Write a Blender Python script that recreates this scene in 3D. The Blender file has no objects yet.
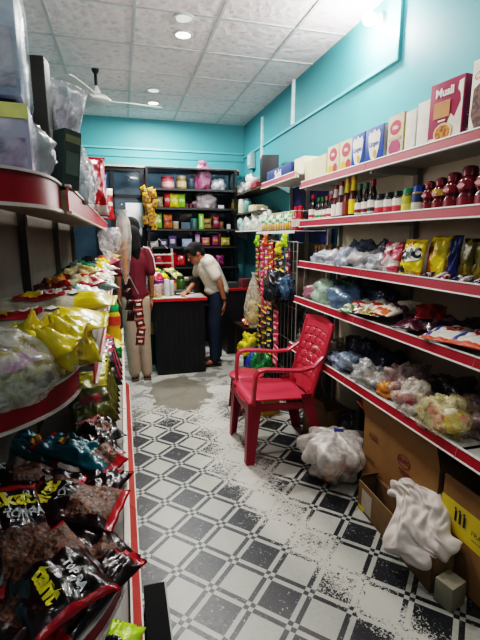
import bpy, bmesh, math, random
from mathutils import Vector, Matrix, Euler, noise
C = bpy.context.scene
COL = C.collection
PI = math.pi
rnd = random.Random(7)

# ------------------------------------------------------------------ materials
MATS = {}
def hexc(h):
    h = h.lstrip('#'); c = [int(h[i:i+2], 16)/255 for i in (0, 2, 4)]
    return tuple((x/12.92 if x <= .04045 else ((x+.055)/1.055)**2.4) for x in c) + (1,)
def nd(nt, t, **k):
    n = nt.nodes.new(t)
    for a, b in k.items(): setattr(n, a, b)
    return n
def mat(col, rough=.5, metal=0, var=.12, scale=14, bump=0, bscale=40, emis=0, alpha=1, trans=0, coat=0, col2=None):
    key = (col, rough, metal, var, scale, bump, bscale, emis, alpha, trans, coat, col2)
    if key in MATS: return MATS[key]
    m = bpy.data.materials.new('surface ' + col); m.use_nodes = True
    nt = m.node_tree; b = nt.nodes['Principled BSDF']
    tc = nd(nt, 'ShaderNodeTexCoord')
    nz = nd(nt, 'ShaderNodeTexNoise'); nz.inputs['Scale'].default_value = scale; nz.inputs['Detail'].default_value = 4
    nt.links.new(tc.outputs['Object'], nz.inputs['Vector'])
    r = nd(nt, 'ShaderNodeValToRGB')
    c = hexc(col)
    if col2:
        r.color_ramp.elements[0].position = .42; r.color_ramp.elements[1].position = .58
        r.color_ramp.elements[0].color = c; r.color_ramp.elements[1].color = hexc(col2)
    else:
        r.color_ramp.elements[0].position = .3; r.color_ramp.elements[1].position = .7
        r.color_ramp.elements[0].color = tuple(x*(1-var) for x in c[:3]) + (1,)
        r.color_ramp.elements[1].color = tuple(min(1, x*(1+var)) for x in c[:3]) + (1,)
    nt.links.new(nz.outputs[0], r.inputs[0]); nt.links.new(r.outputs[0], b.inputs['Base Color'])
    b.inputs['Roughness'].default_value = rough; b.inputs['Metallic'].default_value = metal
    b.inputs['Coat Weight'].default_value = coat
    if emis:
        nt.links.new(r.outputs[0], b.inputs['Emission Color']); b.inputs['Emission Strength'].default_value = emis
    if alpha < 1: b.inputs['Alpha'].default_value = alpha
    if trans: b.inputs['Transmission Weight'].default_value = trans
    if bump:
        n2 = nd(nt, 'ShaderNodeTexNoise'); n2.inputs['Scale'].default_value = bscale; n2.inputs['Detail'].default_value = 5
        nt.links.new(tc.outputs['Object'], n2.inputs['Vector'])
        bp = nd(nt, 'ShaderNodeBump'); bp.inputs['Strength'].default_value = bump; bp.inputs['Distance'].default_value = .01
        nt.links.new(n2.outputs[0], bp.inputs['Height']); nt.links.new(bp.outputs[0], b.inputs['Normal'])
    MATS[key] = m
    return m
def film(col='#e8ecee', a=.3, rough=.18, scale=22):
    """thin see-through plastic with whiter creases"""
    key = ('film', col, a, rough, scale)
    if key in MATS: return MATS[key]
    m = bpy.data.materials.new('plastic film ' + col); m.use_nodes = True
    nt = m.node_tree; b = nt.nodes['Principled BSDF']
    b.inputs['Base Color'].default_value = hexc(col); b.inputs['Roughness'].default_value = rough
    b.inputs['Specular IOR Level'].default_value = .8
    tc = nd(nt, 'ShaderNodeTexCoord'); nz = nd(nt, 'ShaderNodeTexNoise')
    nz.inputs['Scale'].default_value = scale; nz.inputs['Detail'].default_value = 5; nz.inputs['Distortion'].default_value = 1.5
    nt.links.new(tc.outputs['Object'], nz.inputs['Vector'])
    mr = nd(nt, 'ShaderNodeMapRange'); mr.inputs['From Min'].default_value = .38; mr.inputs['From Max'].default_value = .68
    mr.inputs['To Min'].default_value = max(0, a-.15); mr.inputs['To Max'].default_value = min(1, a+.35)
    nt.links.new(nz.outputs[0], mr.inputs['Value']); nt.links.new(mr.outputs[0], b.inputs['Alpha'])
    bp = nd(nt, 'ShaderNodeBump'); bp.inputs['Strength'].default_value = .7; bp.inputs['Distance'].default_value = .01
    nt.links.new(nz.outputs[0], bp.inputs['Height']); nt.links.new(bp.outputs[0], b.inputs['Normal'])
    MATS[key] = m
    return m
def gloss(col, var=.18): return mat(col, .26, 0, var, 30, .35, 28, coat=.3)     # printed shiny wrapper
def card(col): return mat(col, .75, 0, .08, 18)

RED = mat('#9c0c26', .5, 0, .1, 6); WHT = mat('#e6e4df', .4, 0, .05, 8); SHELFM = mat('#bdbbb6', .5, 0, .08, 5)
BLK = mat('#14161a', .4, 0, .2, 12); STEEL = mat('#b8bcc0', .3, .8, .1, 12)
CREAM = mat('#e6dcc0', .6, 0, .06, 9); YEL = mat('#e8c713', .4, 0, .1, 12); NAVY = mat('#1b2a63', .4)

# ------------------------------------------------------------------ mesh helpers
class MB:
    def __init__(s): s.v = []; s.f = []; s.m = []
    def add(s, vs, fs, mi=0, M=None):
        o = len(s.v)
        s.v += [tuple(M @ Vector(p)) if M else tuple(p) for p in vs]
        s.f += [tuple(i+o for i in f) for f in fs]
        s.m += mi if isinstance(mi, list) else [mi]*len(fs)
        return s
    def box(s, x0, x1, y0, y1, z0, z1, mi=0, M=None, b=0):
        if not b:
            return s.add([(x, y, z) for z in (z0, z1) for x, y in ((x0, y0), (x1, y0), (x1, y1), (x0, y1))],
                  [(3, 2, 1, 0), (4, 5, 6, 7), (0, 1, 5, 4), (1, 2, 6, 5), (2, 3, 7, 6), (3, 0, 4, 7)], mi, M)
        bm = bmesh.new(); bmesh.ops.create_cube(bm, size=1)
        for v in bm.verts: v.co = Vector(((x0+x1)/2+v.co.x*(x1-x0), (y0+y1)/2+v.co.y*(y1-y0), (z0+z1)/2+v.co.z*(z1-z0)))
        bmesh.ops.bevel(bm, geom=bm.edges[:], offset=b, segments=2, affect='EDGES', profile=.6)
        bm.verts.index_update()
        s.add([v.co[:] for v in bm.verts], [tuple(v.index for v in f.verts) for f in bm.faces], mi, M); bm.free(); return s
    def tube(s, pts, r, n=8, mi=0, M=None, cap=True):
        P = [Vector(p) for p in pts]; R_ = r if isinstance(r, (list, tuple)) else [r]*len(P)
        vs = []; fs = []
        up = Vector((0, 0, 1))
        a = None
        for i, p in enumerate(P):
            t = (P[min(i+1, len(P)-1)] - P[max(i-1, 0)]).normalized()
            if a is None: a = t.cross(up if abs(t.z) < .9 else Vector((1, 0, 0))).normalized()
            else: a = (a - t*a.dot(t)).normalized()
            b = t.cross(a)
            for k in range(n):
                th = 2*PI*k/n; vs.append(p + (a*math.cos(th) + b*math.sin(th))*R_[i])
        for i in range(len(P)-1):
            for k in range(n):
                fs.append((i*n+k, i*n+(k+1) % n, (i+1)*n+(k+1) % n, (i+1)*n+k))
        if cap: fs += [tuple(range(n-1, -1, -1)), tuple(range((len(P)-1)*n, len(P)*n))]
        return s.add(vs, fs, mi, M)
    def lathe(s, prof, n=20, mi=0, M=None, fold=0, seed=0, ff=3):
        """prof: (r,z) list from bottom to top; fold = angular crumple"""
        vs = []; fs = []
        for (r, z) in prof:
            for k in range(n):
                th = 2*PI*k/n; rr = r
                if fold: rr = r*(1+fold*2*noise.noise(Vector((math.cos(th)*ff, math.sin(th)*ff, z*12+seed*7.3))))
                vs.append((rr*math.cos(th), rr*math.sin(th), z))
        for i in range(len(prof)-1):
            for k in range(n): fs.append((i*n+k, i*n+(k+1) % n, (i+1)*n+(k+1) % n, (i+1)*n+k))
        fs += [tuple(range(n-1, -1, -1)), tuple(range((len(prof)-1)*n, len(prof)*n))]
        return s.add(vs, fs, mi, M)
    def ell(s, c, r, n=16, m=10, mi=0, fn=None, M=None):
        vs = []; fs = []
        for i in range(m+1):
            ph = -PI/2+PI*i/m
            for k in range(n):
                th = 2*PI*k/n; d = Vector((math.cos(ph)*math.cos(th), math.cos(ph)*math.sin(th), math.sin(ph)))
                if fn: d = fn(d)
                vs.append((c[0]+d.x*r[0], c[1]+d.y*r[1], c[2]+d.z*r[2]))
        for i in range(m):
            for k in range(n): fs.append((i*n+k, i*n+(k+1) % n, (i+1)*n+(k+1) % n, (i+1)*n+k))
        return s.add(vs, fs, mi, M)
    def prism(s, poly, z0, z1, mi=0, M=None):
        n = len(poly)
        return s.add([(x, y, z0) for x, y in poly]+[(x, y, z1) for x, y in poly],
              [tuple(range(n-1, -1, -1)), tuple(range(n, 2*n))]+[(i, (i+1) % n, n+(i+1) % n, n+i) for i in range(n)], mi, M)
    def cap2(s, a, b, ra, rb, n=14):
        """tapered limb with round ends"""
        a = Vector(a); b = Vector(b); pts = []; rs = []
        t = (b-a).normalized()
        for k in range(5):
            q = k/4*PI/2; pts.append(a - t*ra*math.cos(q)); rs.append(max(ra*math.sin(q), .0008))
        for k in range(5):
            q = k/4*PI/2; pts.append(b + t*rb*math.sin(q)); rs.append(max(rb*math.cos(q), .0008))
        return s.tube(pts, rs, n)
def obj(name, mb, mats, parent=None, loc=(0, 0, 0), rot=(0, 0, 0), smooth=True, ang=40):
    me = bpy.data.meshes.new(name); me.from_pydata(mb.v, [], mb.f)
    if not isinstance(mats, (list, tuple)): mats = [mats]
    for m in mats: me.materials.append(m)
    me.polygons.foreach_set('material_index', mb.m)
    bm = bmesh.new(); bm.from_mesh(me); bmesh.ops.remove_doubles(bm, verts=bm.verts, dist=1e-5)
    bmesh.ops.recalc_face_normals(bm, faces=bm.faces); bm.to_mesh(me); bm.free()
    if smooth:
        me.shade_smooth()
        me.set_sharp_from_angle(angle=math.radians(ang))
    o = bpy.data.objects.new(name, me); COL.objects.link(o)
    o.location = loc; o.rotation_euler = rot
    if parent: o.parent = parent
    return o
def tag(o, label=None, cat=None, group=None, kind=None):
    if label: o['label'] = label
    if cat: o['category'] = cat
    if group: o['group'] = group
    if kind: o['kind'] = kind
    return o
def thing(name, label, cat, loc=(0, 0, 0), rot=(0, 0, 0), group=None):
    o = bpy.data.objects.new(name, None); COL.objects.link(o); o.empty_display_size = .05
    o.location = loc; o.rotation_euler = rot
    return tag(o, label, cat, group)
def dup(root, loc, rot=None, label=None, group=None):
    r = root.copy(); COL.objects.link(r); r.location = loc
    if rot is not None: r.rotation_euler = rot
    if label: r['label'] = label
    if group: r['group'] = group
    for ch in list(root.children):
        c = ch.copy(); COL.objects.link(c); c.parent = r
        for g in list(ch.children):
            d = g.copy(); COL.objects.link(d); d.parent = c
    return r
def struct(name, mb, m, **k):
    o = obj(name, mb, m, **k); o['kind'] = 'structure'; return o
ORD = ['first', 'second', 'third', 'fourth', 'fifth', 'sixth', 'seventh', 'eighth', 'ninth', 'tenth', 'eleventh', 'twelfth']

def text_mesh(txt, size, bold=0):
    cu = bpy.data.curves.new('t', 'FONT'); cu.body = txt; cu.size = size; cu.align_x = 'CENTER'; cu.align_y = 'CENTER'
    cu.offset = bold; cu.resolution_u = 3
    o = bpy.data.objects.new('t', cu); COL.objects.link(o)
    dg = bpy.context.evaluated_depsgraph_get(); dg.update()
    me = bpy.data.meshes.new_from_object(o.evaluated_get(dg))
    mb = MB(); mb.add([v.co[:] for v in me.vertices], [tuple(p.vertices) for p in me.polygons])
    bpy.data.objects.remove(o); bpy.data.curves.remove(cu); bpy.data.meshes.remove(me)
    return mb
FRONT = Matrix.Rotation(PI/2, 4, 'X')                # xy plane -> faces -Y
SIDE = Matrix.Rotation(PI/2, 4, 'Z') @ FRONT         # faces +X
def flat(kind, M, m, parent, cx, cz, a, b=None, txt=None, name='printed_mark', rot=0, off=.0015, bold=.0):
    mb = MB()
    if kind == 'text': mb = text_mesh(txt, a, bold); name = 'lettering'
    elif kind == 'ell':
        mb.add([(a*math.cos(t*2*PI/24), b*math.sin(t*2*PI/24), 0) for t in range(24)], [tuple(range(24))])
    elif kind == 'ring':
        n = 28; r2 = .84
        mb.add([(q*a*math.cos(t*2*PI/n), q*b*math.sin(t*2*PI/n), 0) for q in (1, r2) for t in range(n)], [(t, (t+1) % n, n+(t+1) % n, n+t) for t in range(n)])
    elif kind == 'rect': mb.add([(-a, -b, 0), (a, -b, 0), (a, b, 0), (-a, b, 0)], [(0, 1, 2, 3)])
    elif kind == 'poly': mb.add([(x, y, 0) for x, y in a], [tuple(range(len(a)))])
    T = M @ Matrix.Translation((cx, cz, off)) @ Matrix.Rotation(rot, 4, 'Z')
    mb.v = [tuple(T @ Vector(p)) for p in mb.v]
    return obj(name, mb, m, parent, smooth=False)

def carton(name, label, cat, w, d, h, base, loc, rotz, front=(), side=(), group=None, open_=False, sidemat=None, rot=None):
    root = thing(name, label, cat, loc, rot if rot else (0, 0, rotz), group)
    mb = MB(); mb.box(-w/2, w/2, -d/2, d/2, 0, h, b=.0025)
    obj('box_body', mb, base, root)
    if sidemat: flat('rect', SIDE @ Matrix.Translation((0, 0, w/2)), sidemat, root, 0, h/2, d/2-.003, h/2-.003, name='side_panel', off=.0006)
    lv = 0
    for it in front:
        lv += 1; k, m, cx, cz = it[:4]
        kw = dict(it[6]) if len(it) > 6 else {}
        if k == 'text': flat('text', FRONT @ Matrix.Translation((0, 0, d/2)), m, root, cx, cz, it[4], txt=it[5], off=.0008*lv, **kw)
        else: flat(k, FRONT @ Matrix.Translation((0, 0, d/2)), m, root, cx, cz, it[4], it[5] if len(it) > 5 else None, off=.0008*lv, **kw)
    lv = 0
    for it in side:
        lv += 1; k, m, cx, cz = it[:4]; kw = dict(it[6]) if len(it) > 6 else {}
        flat(k, SIDE @ Matrix.Translation((0, 0, w/2)), m, root, cx, cz, it[4], None if k == 'text' else it[5], txt=it[5] if k == 'text' else None, off=.0006+.0008*lv, **kw)
    return root

# --- pillow pouch lying in its XY plane, face up +Z; v=+1 is its top
def pouch_h(u, v, t, seed, wr):
    e = max(0, (1-abs(u)**2.2))*max(0, (1-(abs(v)/.9)**3)) if abs(v) < .9 else 0
    h = t/2*e**.55
    q = Vector((u*2.1+seed, v*2.1, seed*3.1))
    h += wr*t*(noise.noise(q*1.3)*.9 + abs(noise.noise(q*2.2))*.8 - .25)*(min(1, e*3)*.8+.2)
    return h
def pouch(name, w, l, t, mats, pat=None, nx=14, ny=18, seed=0, wr=.35, parent=None, loc=(0, 0, 0), rot=(0, 0, 0), bend=0, win=None):
    vs = []; fs = []; mi = []
    def xy(u, v):
        pin = 1-.10*(1-v*v)
        if abs(v) > .9: pin = 1+.02*math.sin(u*40)
        return w/2*u*pin, l/2*v + .01*l*noise.noise(Vector((u*3, v, seed)))
    def bz(x, y): return -bend*(y/(l/2))**2*l
    for s in (1, -1):
        for j in range(ny+1):
            for i in range(nx+1):
                u = -1+2*i/nx; v = -1+2*j/ny; x, y = xy(u, v)
                edge = i in (0, nx) or j in (0, ny)
                h = pouch_h(u, v, t, seed, wr)
                hh = .25*wr*t*noise.noise(Vector((u*2, v*2, seed+5)))
                z = hh if edge else (max(h, -t*.1)+.0008 if s > 0 else -max(h, 0)*.8-.0008)
                vs.append((x, y, z+bz(x, y)))
    N = (nx+1)*(ny+1)
    for s in (0, 1):
        for j in range(ny):
            for i in range(nx):
                a = s*N+j*(nx+1)+i
                q = (a, a+1, a+nx+2, a+nx+1)
                fs.append(q if s == 0 else q[::-1])
                uc = -1+2*(i+.5)/nx; vc = -1+2*(j+.5)/ny
                mi.append(pat(uc, vc) if pat else 0)
    mb = MB(); mb.add(vs, fs, mi)
    o = obj(name, mb, mats, parent, loc, rot, ang=180)
    o['_w'] = 0; del o['_w']
    def hf(x, y):
        v = max(-1, min(1, y/(l/2))); pin = 1-.10*(1-v*v); u = max(-1, min(1, x/(w/2*pin)))
        return max(pouch_h(u, v, t, seed, wr), 0)+bz(x, y)
    return o, hf
def on_pouch(o, hf, m, cx, cy, kind='text', size=.04, txt='', rot=0, b=None, bold=.0, name=None, lift=.003, seg=30):
    if kind == 'text': mb = text_mesh(txt, size, bold); nm = 'lettering'
    else:
        mb = MB(); nm = name or 'printed_mark'; rr = [1, .75, .5, .25]
        vs = [(0, 0, 0)]+[(q*size*math.cos(t*2*PI/seg), q*b*math.sin(t*2*PI/seg), 0) for q in rr[::-1] for t in range(seg)]
        fs = [(0, 1+t, 1+(t+1) % seg) for t in range(seg)]
        for k in range(3): fs += [(1+k*seg+t, 1+(k+1)*seg+t, 1+(k+1)*seg+(t+1) % seg, 1+k*seg+(t+1) % seg) for t in range(seg)]
        mb.add(vs, fs)
    T = Matrix.Translation((cx, cy, 0)) @ Matrix.Rotation(rot, 4, 'Z')
    out = []
    for p in mb.v:
        q = T @ Vector(p); out.append((q.x, q.y, hf(q.x, q.y)+lift))
    mb.v = out
    return obj(nm, mb, m, o, smooth=True, ang=180)

# --- crumpled plastic bag / heap
def lump(mb, c, r, seed=0, amp=.25, n=36, m=22, mi=0, flat_=True, f=1.9):
    def fn(d):
        q = d*f+Vector((seed*3.7, seed*1.3, 0))
        k = 1+amp*(noise.noise(q)*1.3+abs(noise.noise(q*2.6))*.9-.25+.3*noise.noise(q*6))
        e = d*k
        if flat_ and e.z < -.55: e.z = -.55-(e.z+.55)*.06
        return e
    mb.ell(c, r, n, m, mi, fn); return mb
def plastic_bag(name, label, loc, r, col='#dfe3e6', a=.35, seed=0, cs=.38, contents=None, amp=.3, knot=False, rot=(0, 0, 0), cat='plastic bag', group=None, ncont=7, n=36, film_m=None):
    root = thing(name, label, cat, loc, rot, group)
    mb = MB(); lump(mb, (0, 0, r[2]*.56), r, seed, amp, n=n, m=int(n*.6))
    if knot:
        k = [(.012, 0), (.02, .02), (.012, .035), (.03, .06), (.05, .09), (.04, .1)]
        mb.lathe([(q*1.1, r[2]*1.35+z) for q, z in k], 14, fold=.35, seed=seed)
    obj('bag_film', mb, film_m or film(col, a), root, ang=180)
    if contents:
        R_ = random.Random(seed)
        cb = MB()
        for i in range(ncont):
            lump(cb, (R_.uniform(-.5, .5)*r[0], R_.uniform(-.5, .5)*r[1], r[2]*R_.uniform(.3, .65)), (r[0]*cs, r[1]*cs, r[2]*cs), seed+i, .3, 12, 8, i % len(contents), False)
        obj('contents', cb, contents, root, ang=180)
    return root

# bottle / jar kinds built once each, then copied
def bottle(name, label, cat, prof_body, prof_cap, lab, mb_body, mb_cap, mb_lab, loc, group=None, rotz=0, extra=None):
    root = thing(name, label, cat, loc, (0, 0, rotz), group)
    obj('bottle_body', MB().lathe(prof_body, 18), mb_body, root)
    obj('cap', MB().lathe(prof_cap, 18), mb_cap, root)
    if lab:
        r, z0, z1 = lab; obj('paper_label', MB().lathe([(r, z0), (r, z1)], 18), mb_lab, root)
    if extra: extra(root)
    return root

# ------------------------------------------------------------------ the room
XR, XL, YB, YF, ZC = 1.78, -1.55, 6.25, -1.6, 3.06
def floor_material():
    m = bpy.data.materials.new('printed vinyl floor'); m.use_nodes = True
    nt = m.node_tree; b = nt.nodes['Principled BSDF']; L = nt.links.new
    def M_(op, a, b_=None, c=None):
        n = nd(nt, 'ShaderNodeMath', operation=op)
        for i, x in enumerate((a, b_, c)):
            if x is None: continue
            if isinstance(x, (int, float)): n.inputs[i].default_value = x
            else: L(x, n.inputs[i])
        return n.outputs[0]
    def noise_(sc, det=4, dist=0, vec=None, rough=.5):
        n = nd(nt, 'ShaderNodeTexNoise'); n.inputs['Scale'].default_value = sc; n.inputs['Detail'].default_value = det
        n.inputs['Distortion'].default_value = dist; n.inputs['Roughness'].default_value = rough
        L(vec if vec else geo.outputs['Position'], n.inputs['Vector']); return n.outputs[0]
    geo = nd(nt, 'ShaderNodeNewGeometry'); sp = nd(nt, 'ShaderNodeSeparateXYZ'); L(geo.outputs['Position'], sp.inputs[0])
    X, Y = sp.outputs[0], sp.outputs[1]
    p = .1895; k = 1/math.sqrt(2)/p
    u = M_('MULTIPLY_ADD', M_('SUBTRACT', X, Y), k, .896/p); v = M_('MULTIPLY_ADD', M_('ADD', X, Y), k, -1.323/p)
    fu, fv = M_('FRACT', u), M_('FRACT', v)
    par = M_('ABSOLUTE', M_('MODULO', M_('ADD', M_('FLOOR', u), M_('FLOOR', v)), 2))   # 1 = dark cell
    du = M_('ABSOLUTE', M_('SUBTRACT', fu, .5)); dv = M_('ABSOLUTE', M_('SUBTRACT', fv, .5))
    bu = M_('GREATER_THAN', du, .385); bv = M_('GREATER_THAN', dv, .385)
    edge = M_('MAXIMUM', bu, bv); corner = M_('MULTIPLY', bu, bv)
    # dark = par xor edge xor corner
    s1 = M_('ABSOLUTE', M_('SUBTRACT', par, edge)); dark = M_('ABSOLUTE', M_('SUBTRACT', s1, corner))
    # worn band down the aisle: polyline x(y)
    cx = M_('MULTIPLY_ADD', M_('SINE', M_('MULTIPLY', M_('SUBTRACT', Y, 1.1), 1.1)), -.16, M_('MULTIPLY_ADD', Y, -.10, 1.12))
    dist = M_('ABSOLUTE', M_('SUBTRACT', X, cx))
    wide = M_('MULTIPLY_ADD', Y, .075, .04)
    w = M_('SUBTRACT', 1.15, M_('DIVIDE', dist, wide))
    w = M_('ADD', w, M_('MULTIPLY_ADD', noise_(2.2, 3), 1.6, -.78))
    w = M_('MINIMUM', M_('MAXIMUM', w, 0), .8)
    far = M_('MINIMUM', M_('MAXIMUM', M_('MULTIPLY', M_('SUBTRACT', Y, 3.05), 1.1), 0), 1)
    w2 = M_('MAXIMUM', w, M_('MULTIPLY', far, .95))
    wave = nd(nt, 'ShaderNodeTexNoise'); wave.inputs['Scale'].default_value = 52; wave.inputs['Detail'].default_value = 5
    wave.inputs['Distortion'].default_value = 2.2; L(geo.outputs['Position'], wave.inputs['Vector'])
    scr = M_('GREATER_THAN', M_('ADD', wave.outputs[0], M_('MULTIPLY', w2, .30)), .66)
    dark2 = M_('MULTIPLY', dark, M_('SUBTRACT', 1, scr))
    fine = noise_(120, 4, 1.0); fl = M_('GREATER_THAN', fine, .66)
    base = noise_(1.4, 4); gr = noise_(60, 4)
    def mix(f, a, c):
        n = nd(nt, 'ShaderNodeMix', data_type='RGBA')
        if isinstance(f, (int, float)): n.inputs['Factor'].default_value = f
        else: L(f, n.inputs['Factor'])
        for key, x in ((6, a), (7, c)):
            if isinstance(x, tuple): n.inputs[key].default_value = x
            else: L(x, n.inputs[key])
        return n.outputs[2]
    white = mix(gr, hexc('#92968f'), hexc('#adaea7'))
    white = mix(w2, white, hexc('#c4c3bc'))
    darkc = mix(fl, hexc('#1a1d24'), hexc('#454a50')); darkc = mix(base, darkc, hexc('#20242a'))
    col = mix(dark2, white, darkc)
    grime = M_('MULTIPLY', M_('GREATER_THAN', M_('ADD', noise_(5, 6, .6), M_('MULTIPLY', far, .06)), .60), far)
    col = mix(M_('MULTIPLY', grime, .55), col, hexc('#33342f'))
    # brown damp patch in front of the counter
    px = M_('SUBTRACT', X, .47); py = M_('MULTIPLY', M_('SUBTRACT', Y, 3.98), .62)
    rr = M_('SQRT', M_('ADD', M_('MULTIPLY', px, px), M_('MULTIPLY', py, py)))
    pn = noise_(4.5, 4); patch = M_('MINIMUM', M_('MAXIMUM', M_('MULTIPLY', M_('SUBTRACT', M_('MULTIPLY_ADD', pn, .30, .14), rr), 60), 0), 1)
    col = mix(M_('MULTIPLY', patch, .9), col, hexc('#6f6a5e'))
    L(col, b.inputs['Base Color'])
    L(M_('MULTIPLY_ADD', gr, .3, .22), b.inputs['Roughness'])
    bp = nd(nt, 'ShaderNodeBump'); bp.inputs['Strength'].default_value = .15; bp.inputs['Distance'].default_value = .003
    L(wave.outputs[0], bp.inputs['Height']); L(bp.outputs[0], b.inputs['Normal'])
    return m
def ceiling_material():
    m = bpy.data.materials.new('embossed ceiling tiles'); m.use_nodes = True
    nt = m.node_tree; b = nt.nodes['Principled BSDF']; L = nt.links.new
    geo = nd(nt, 'ShaderNodeNewGeometry')
    v = nd(nt, 'ShaderNodeTexVoronoi'); v.inputs['Scale'].default_value = 15; L(geo.outputs['Position'], v.inputs['Vector'])
    n = nd(nt, 'ShaderNodeTexNoise'); n.inputs['Scale'].default_value = 22; n.inputs['Distortion'].default_value = .5; L(geo.outputs['Position'], n.inputs['Vector'])
    mx = nd(nt, 'ShaderNodeMath', operation='ADD'); L(v.outputs[0], mx.inputs[0]); L(n.outputs[0], mx.inputs[1])
    bp = nd(nt, 'ShaderNodeBump'); bp.inputs['Strength'].default_value = .55; bp.inputs['Distance'].default_value = .01
    L(mx.outputs[0], bp.inputs['Height']); L(bp.outputs[0], b.inputs['Normal'])
    r = nd(nt, 'ShaderNodeValToRGB'); r.color_ramp.elements[0].color = hexc('#d6c4c4'); r.color_ramp.elements[1].color = hexc('#f4e4e4')
    r.color_ramp.elements[0].position = .4; r.color_ramp.elements[1].position = 1.1 if False else 1.0
    L(mx.outputs[0], r.inputs[0]); L(r.outputs[0], b.inputs['Base Color']); b.inputs['Roughness'].default_value = .8
    return m
TEAL = mat('#569fa8', .6, 0, .05, 2.5, .06, 30)
struct('floor', MB().box(XL-.1, XR+.1, YF, YB+.1, -.08, 0), floor_material(), smooth=False)
struct('ceiling', MB().box(XL-.1, XR+.1, YF, YB+.1, ZC, ZC+.06), ceiling_material(), smooth=False)
struct('wall_right', MB().box(XR, XR+.1, YF, YB, 0, ZC), TEAL, smooth=False)
struct('wall_left', MB().box(XL-.1, XL, YF, YB, 0, ZC), TEAL, smooth=False)
struct('wall_back', MB().box(XL-.1, XR+.1, YB, YB+.1, 0, ZC), TEAL, smooth=False)
g = MB()
for i in range(-3, 4):
    x = .17+.6*i
    if XL < x < XR: g.box(x-.011, x+.011, YF, YB, ZC-.006, ZC+.001)
for j in range(-8, 6):
    y = 3.36+.6*j
    if YF < y < YB: g.box(XL, XR, y-.011, y+.011, ZC-.005, ZC+.001)
struct('trim_1', g, mat('#c9c6c4', .5, 0, .05), smooth=False)
# surface wiring ducts
DUCT = mat('#74bcc4', .45, 0, .05)
struct('trim_2', MB().box(XR-.022, XR, 2.62, YB, 2.61, 2.635, b=.003), DUCT)
struct('trim_3', MB().box(XR-.022, XR, 2.605, 2.63, 2.61, ZC, b=.003), DUCT)
struct('trim_4', MB().box(XR-.03, XR, 4.36, 4.395, 2.635, ZC, b=.003), mat('#dfeff0', .4))
struct('trim_5', MB().box(XR-.03, XR, 5.36, 5.395, 2.4, ZC-.1, b=.003), mat('#dfeff0', .4))
struct('trim_6', MB().box(XL, XR-.02, YB-.02, YB, 2.66, 2.685, b=.003), DUCT)
struct('trim_7', MB().box(XL, XR, YB-.012, YB, 2.56, 2.59, b=.003), TEAL)

# ------------------------------------------------------------------ lights and ceiling fittings
def lamp(name, kind, loc, energy, size=.1, color=(1, .97, .93), rot=(0, 0, 0)):
    l = bpy.data.lights.new(name, kind); l.energy = energy; l.color = color
    if kind == 'AREA': l.shape = 'DISK'; l.size = size
    elif kind == 'POINT': l.shadow_soft_size = size
    o = bpy.data.objects.new(name, l); COL.objects.link(o); o.location = loc; o.rotation_euler = rot; return o
dl = [(.52, 3.42, .6, 'dim round ceiling downlight just above the bright near one'), (.55, 3.68, 7, 'bright round ceiling downlight nearest the camera'),
      (.42, 5.05, .9, 'dim small ceiling downlight above the farthest bright one'), (.45, 5.50, 6, 'bright small ceiling downlight farthest into the shop')]
for x, y, e, lb in dl:
    t = thing('downlight', lb, 'ceiling light', (x, y, ZC), group=None)
    obj('trim_ring', MB().lathe([(.062, -.001), (.075, -.004), (.075, -.010), (.06, -.012), (.058, -.008)], 28), mat('#e6e6e6', .4), t)
    obj('diffuser', MB().lathe([(.001, -.009), (.057, -.009), (.057, -.004)][::-1], 28), mat('#fffdf6', .4, 0, .01, emis=e), t)
for x, y, e in ((.55, 3.68, 42), (.45, 5.5, 46), (.4, 1.9, 15), (.4, .2, 5)):  # last two are added fill for the near area, no fitting there
    lamp('downlight_and_fill', 'AREA', (x, y, ZC-.03), e, .16, (1, .955, .90))
bulb = thing('wall_bulb', 'glaring white bulb in a holder high on the right wall', 'lamp', (XR, 2.83, 2.93))
obj('holder', MB().tube([(0, 0, 0), (-.035, 0, 0)], .04, 20).tube([(-.035, 0, 0), (-.06, 0, .004)], .02, 16), mat('#eeeeea', .4), bulb)
obj('glass_bulb', MB().ell((-.105, 0, 0), (.045, .04, .04), 20, 12).tube([(-.06, 0, 0), (-.08, 0, 0)], .022, 16), mat('#ffffff', .4, 0, .0, emis=70), bulb)
lamp('bulb_glow', 'POINT', (XR-.11, 2.83, 2.90), 92, .05, (1, .955, .92))

# ceiling fan
FANW = mat('#d5d3d0', .35, 0, .04)
fan = thing('ceiling_fan', 'white three-bladed ceiling fan on a dark rod', 'fan', (-.155, 4.60, ZC))
obj('canopy', MB().lathe([(.02, -.04), (.032, -.02), (.034, 0)], 20), BLK, fan)
obj('rod', MB().tube([(0, 0, -.02), (0, 0, -.17)], .014, 12), BLK, fan)
obj('rod_cover', MB().lathe([(.05, -.235), (.035, -.19), (.016, -.15)], 20), FANW, fan)
obj('motor', MB().lathe([(.03, -.315), (.09, -.305), (.125, -.285), (.13, -.265), (.10, -.24), (.03, -.228)], 28), FANW, fan)
for a in (9, 128, -112):
    bl = MB(); n = 8
    for s, z in ((1, .003), (-1, -.003)):
        pass
    vs = []; fs = []
    for z in (.003, -.003):
        for k in range(n+1):
            q = k/n; wdt = .045+.022*math.sin(min(q*2, 1)*PI/2); x = .12+.50*q
            if k == n: wdt *= .8
            vs += [(x, -wdt, -.272+z-.012), (x, wdt, -.272+z+.012)]
    N = 2*(n+1)
    for k in range(n):
        a0 = 2*k; fs += [(a0, a0+2, a0+3, a0+1), (N+a0, N+a0+1, N+a0+3, N+a0+2), (a0, N+a0, N+a0+2, a0+2), (a0+1, a0+3, N+a0+3, N+a0+1)]
    fs += [(0, 1, N+1, N), (2*n, N+2*n, N+2*n+1, 2*n+1)]
    bl.add(vs, fs).box(.09, .17, -.018, .018, -.28, -.27)
    obj('blade', bl, FANW, fan, rot=(0, 0, math.radians(a)))

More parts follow.
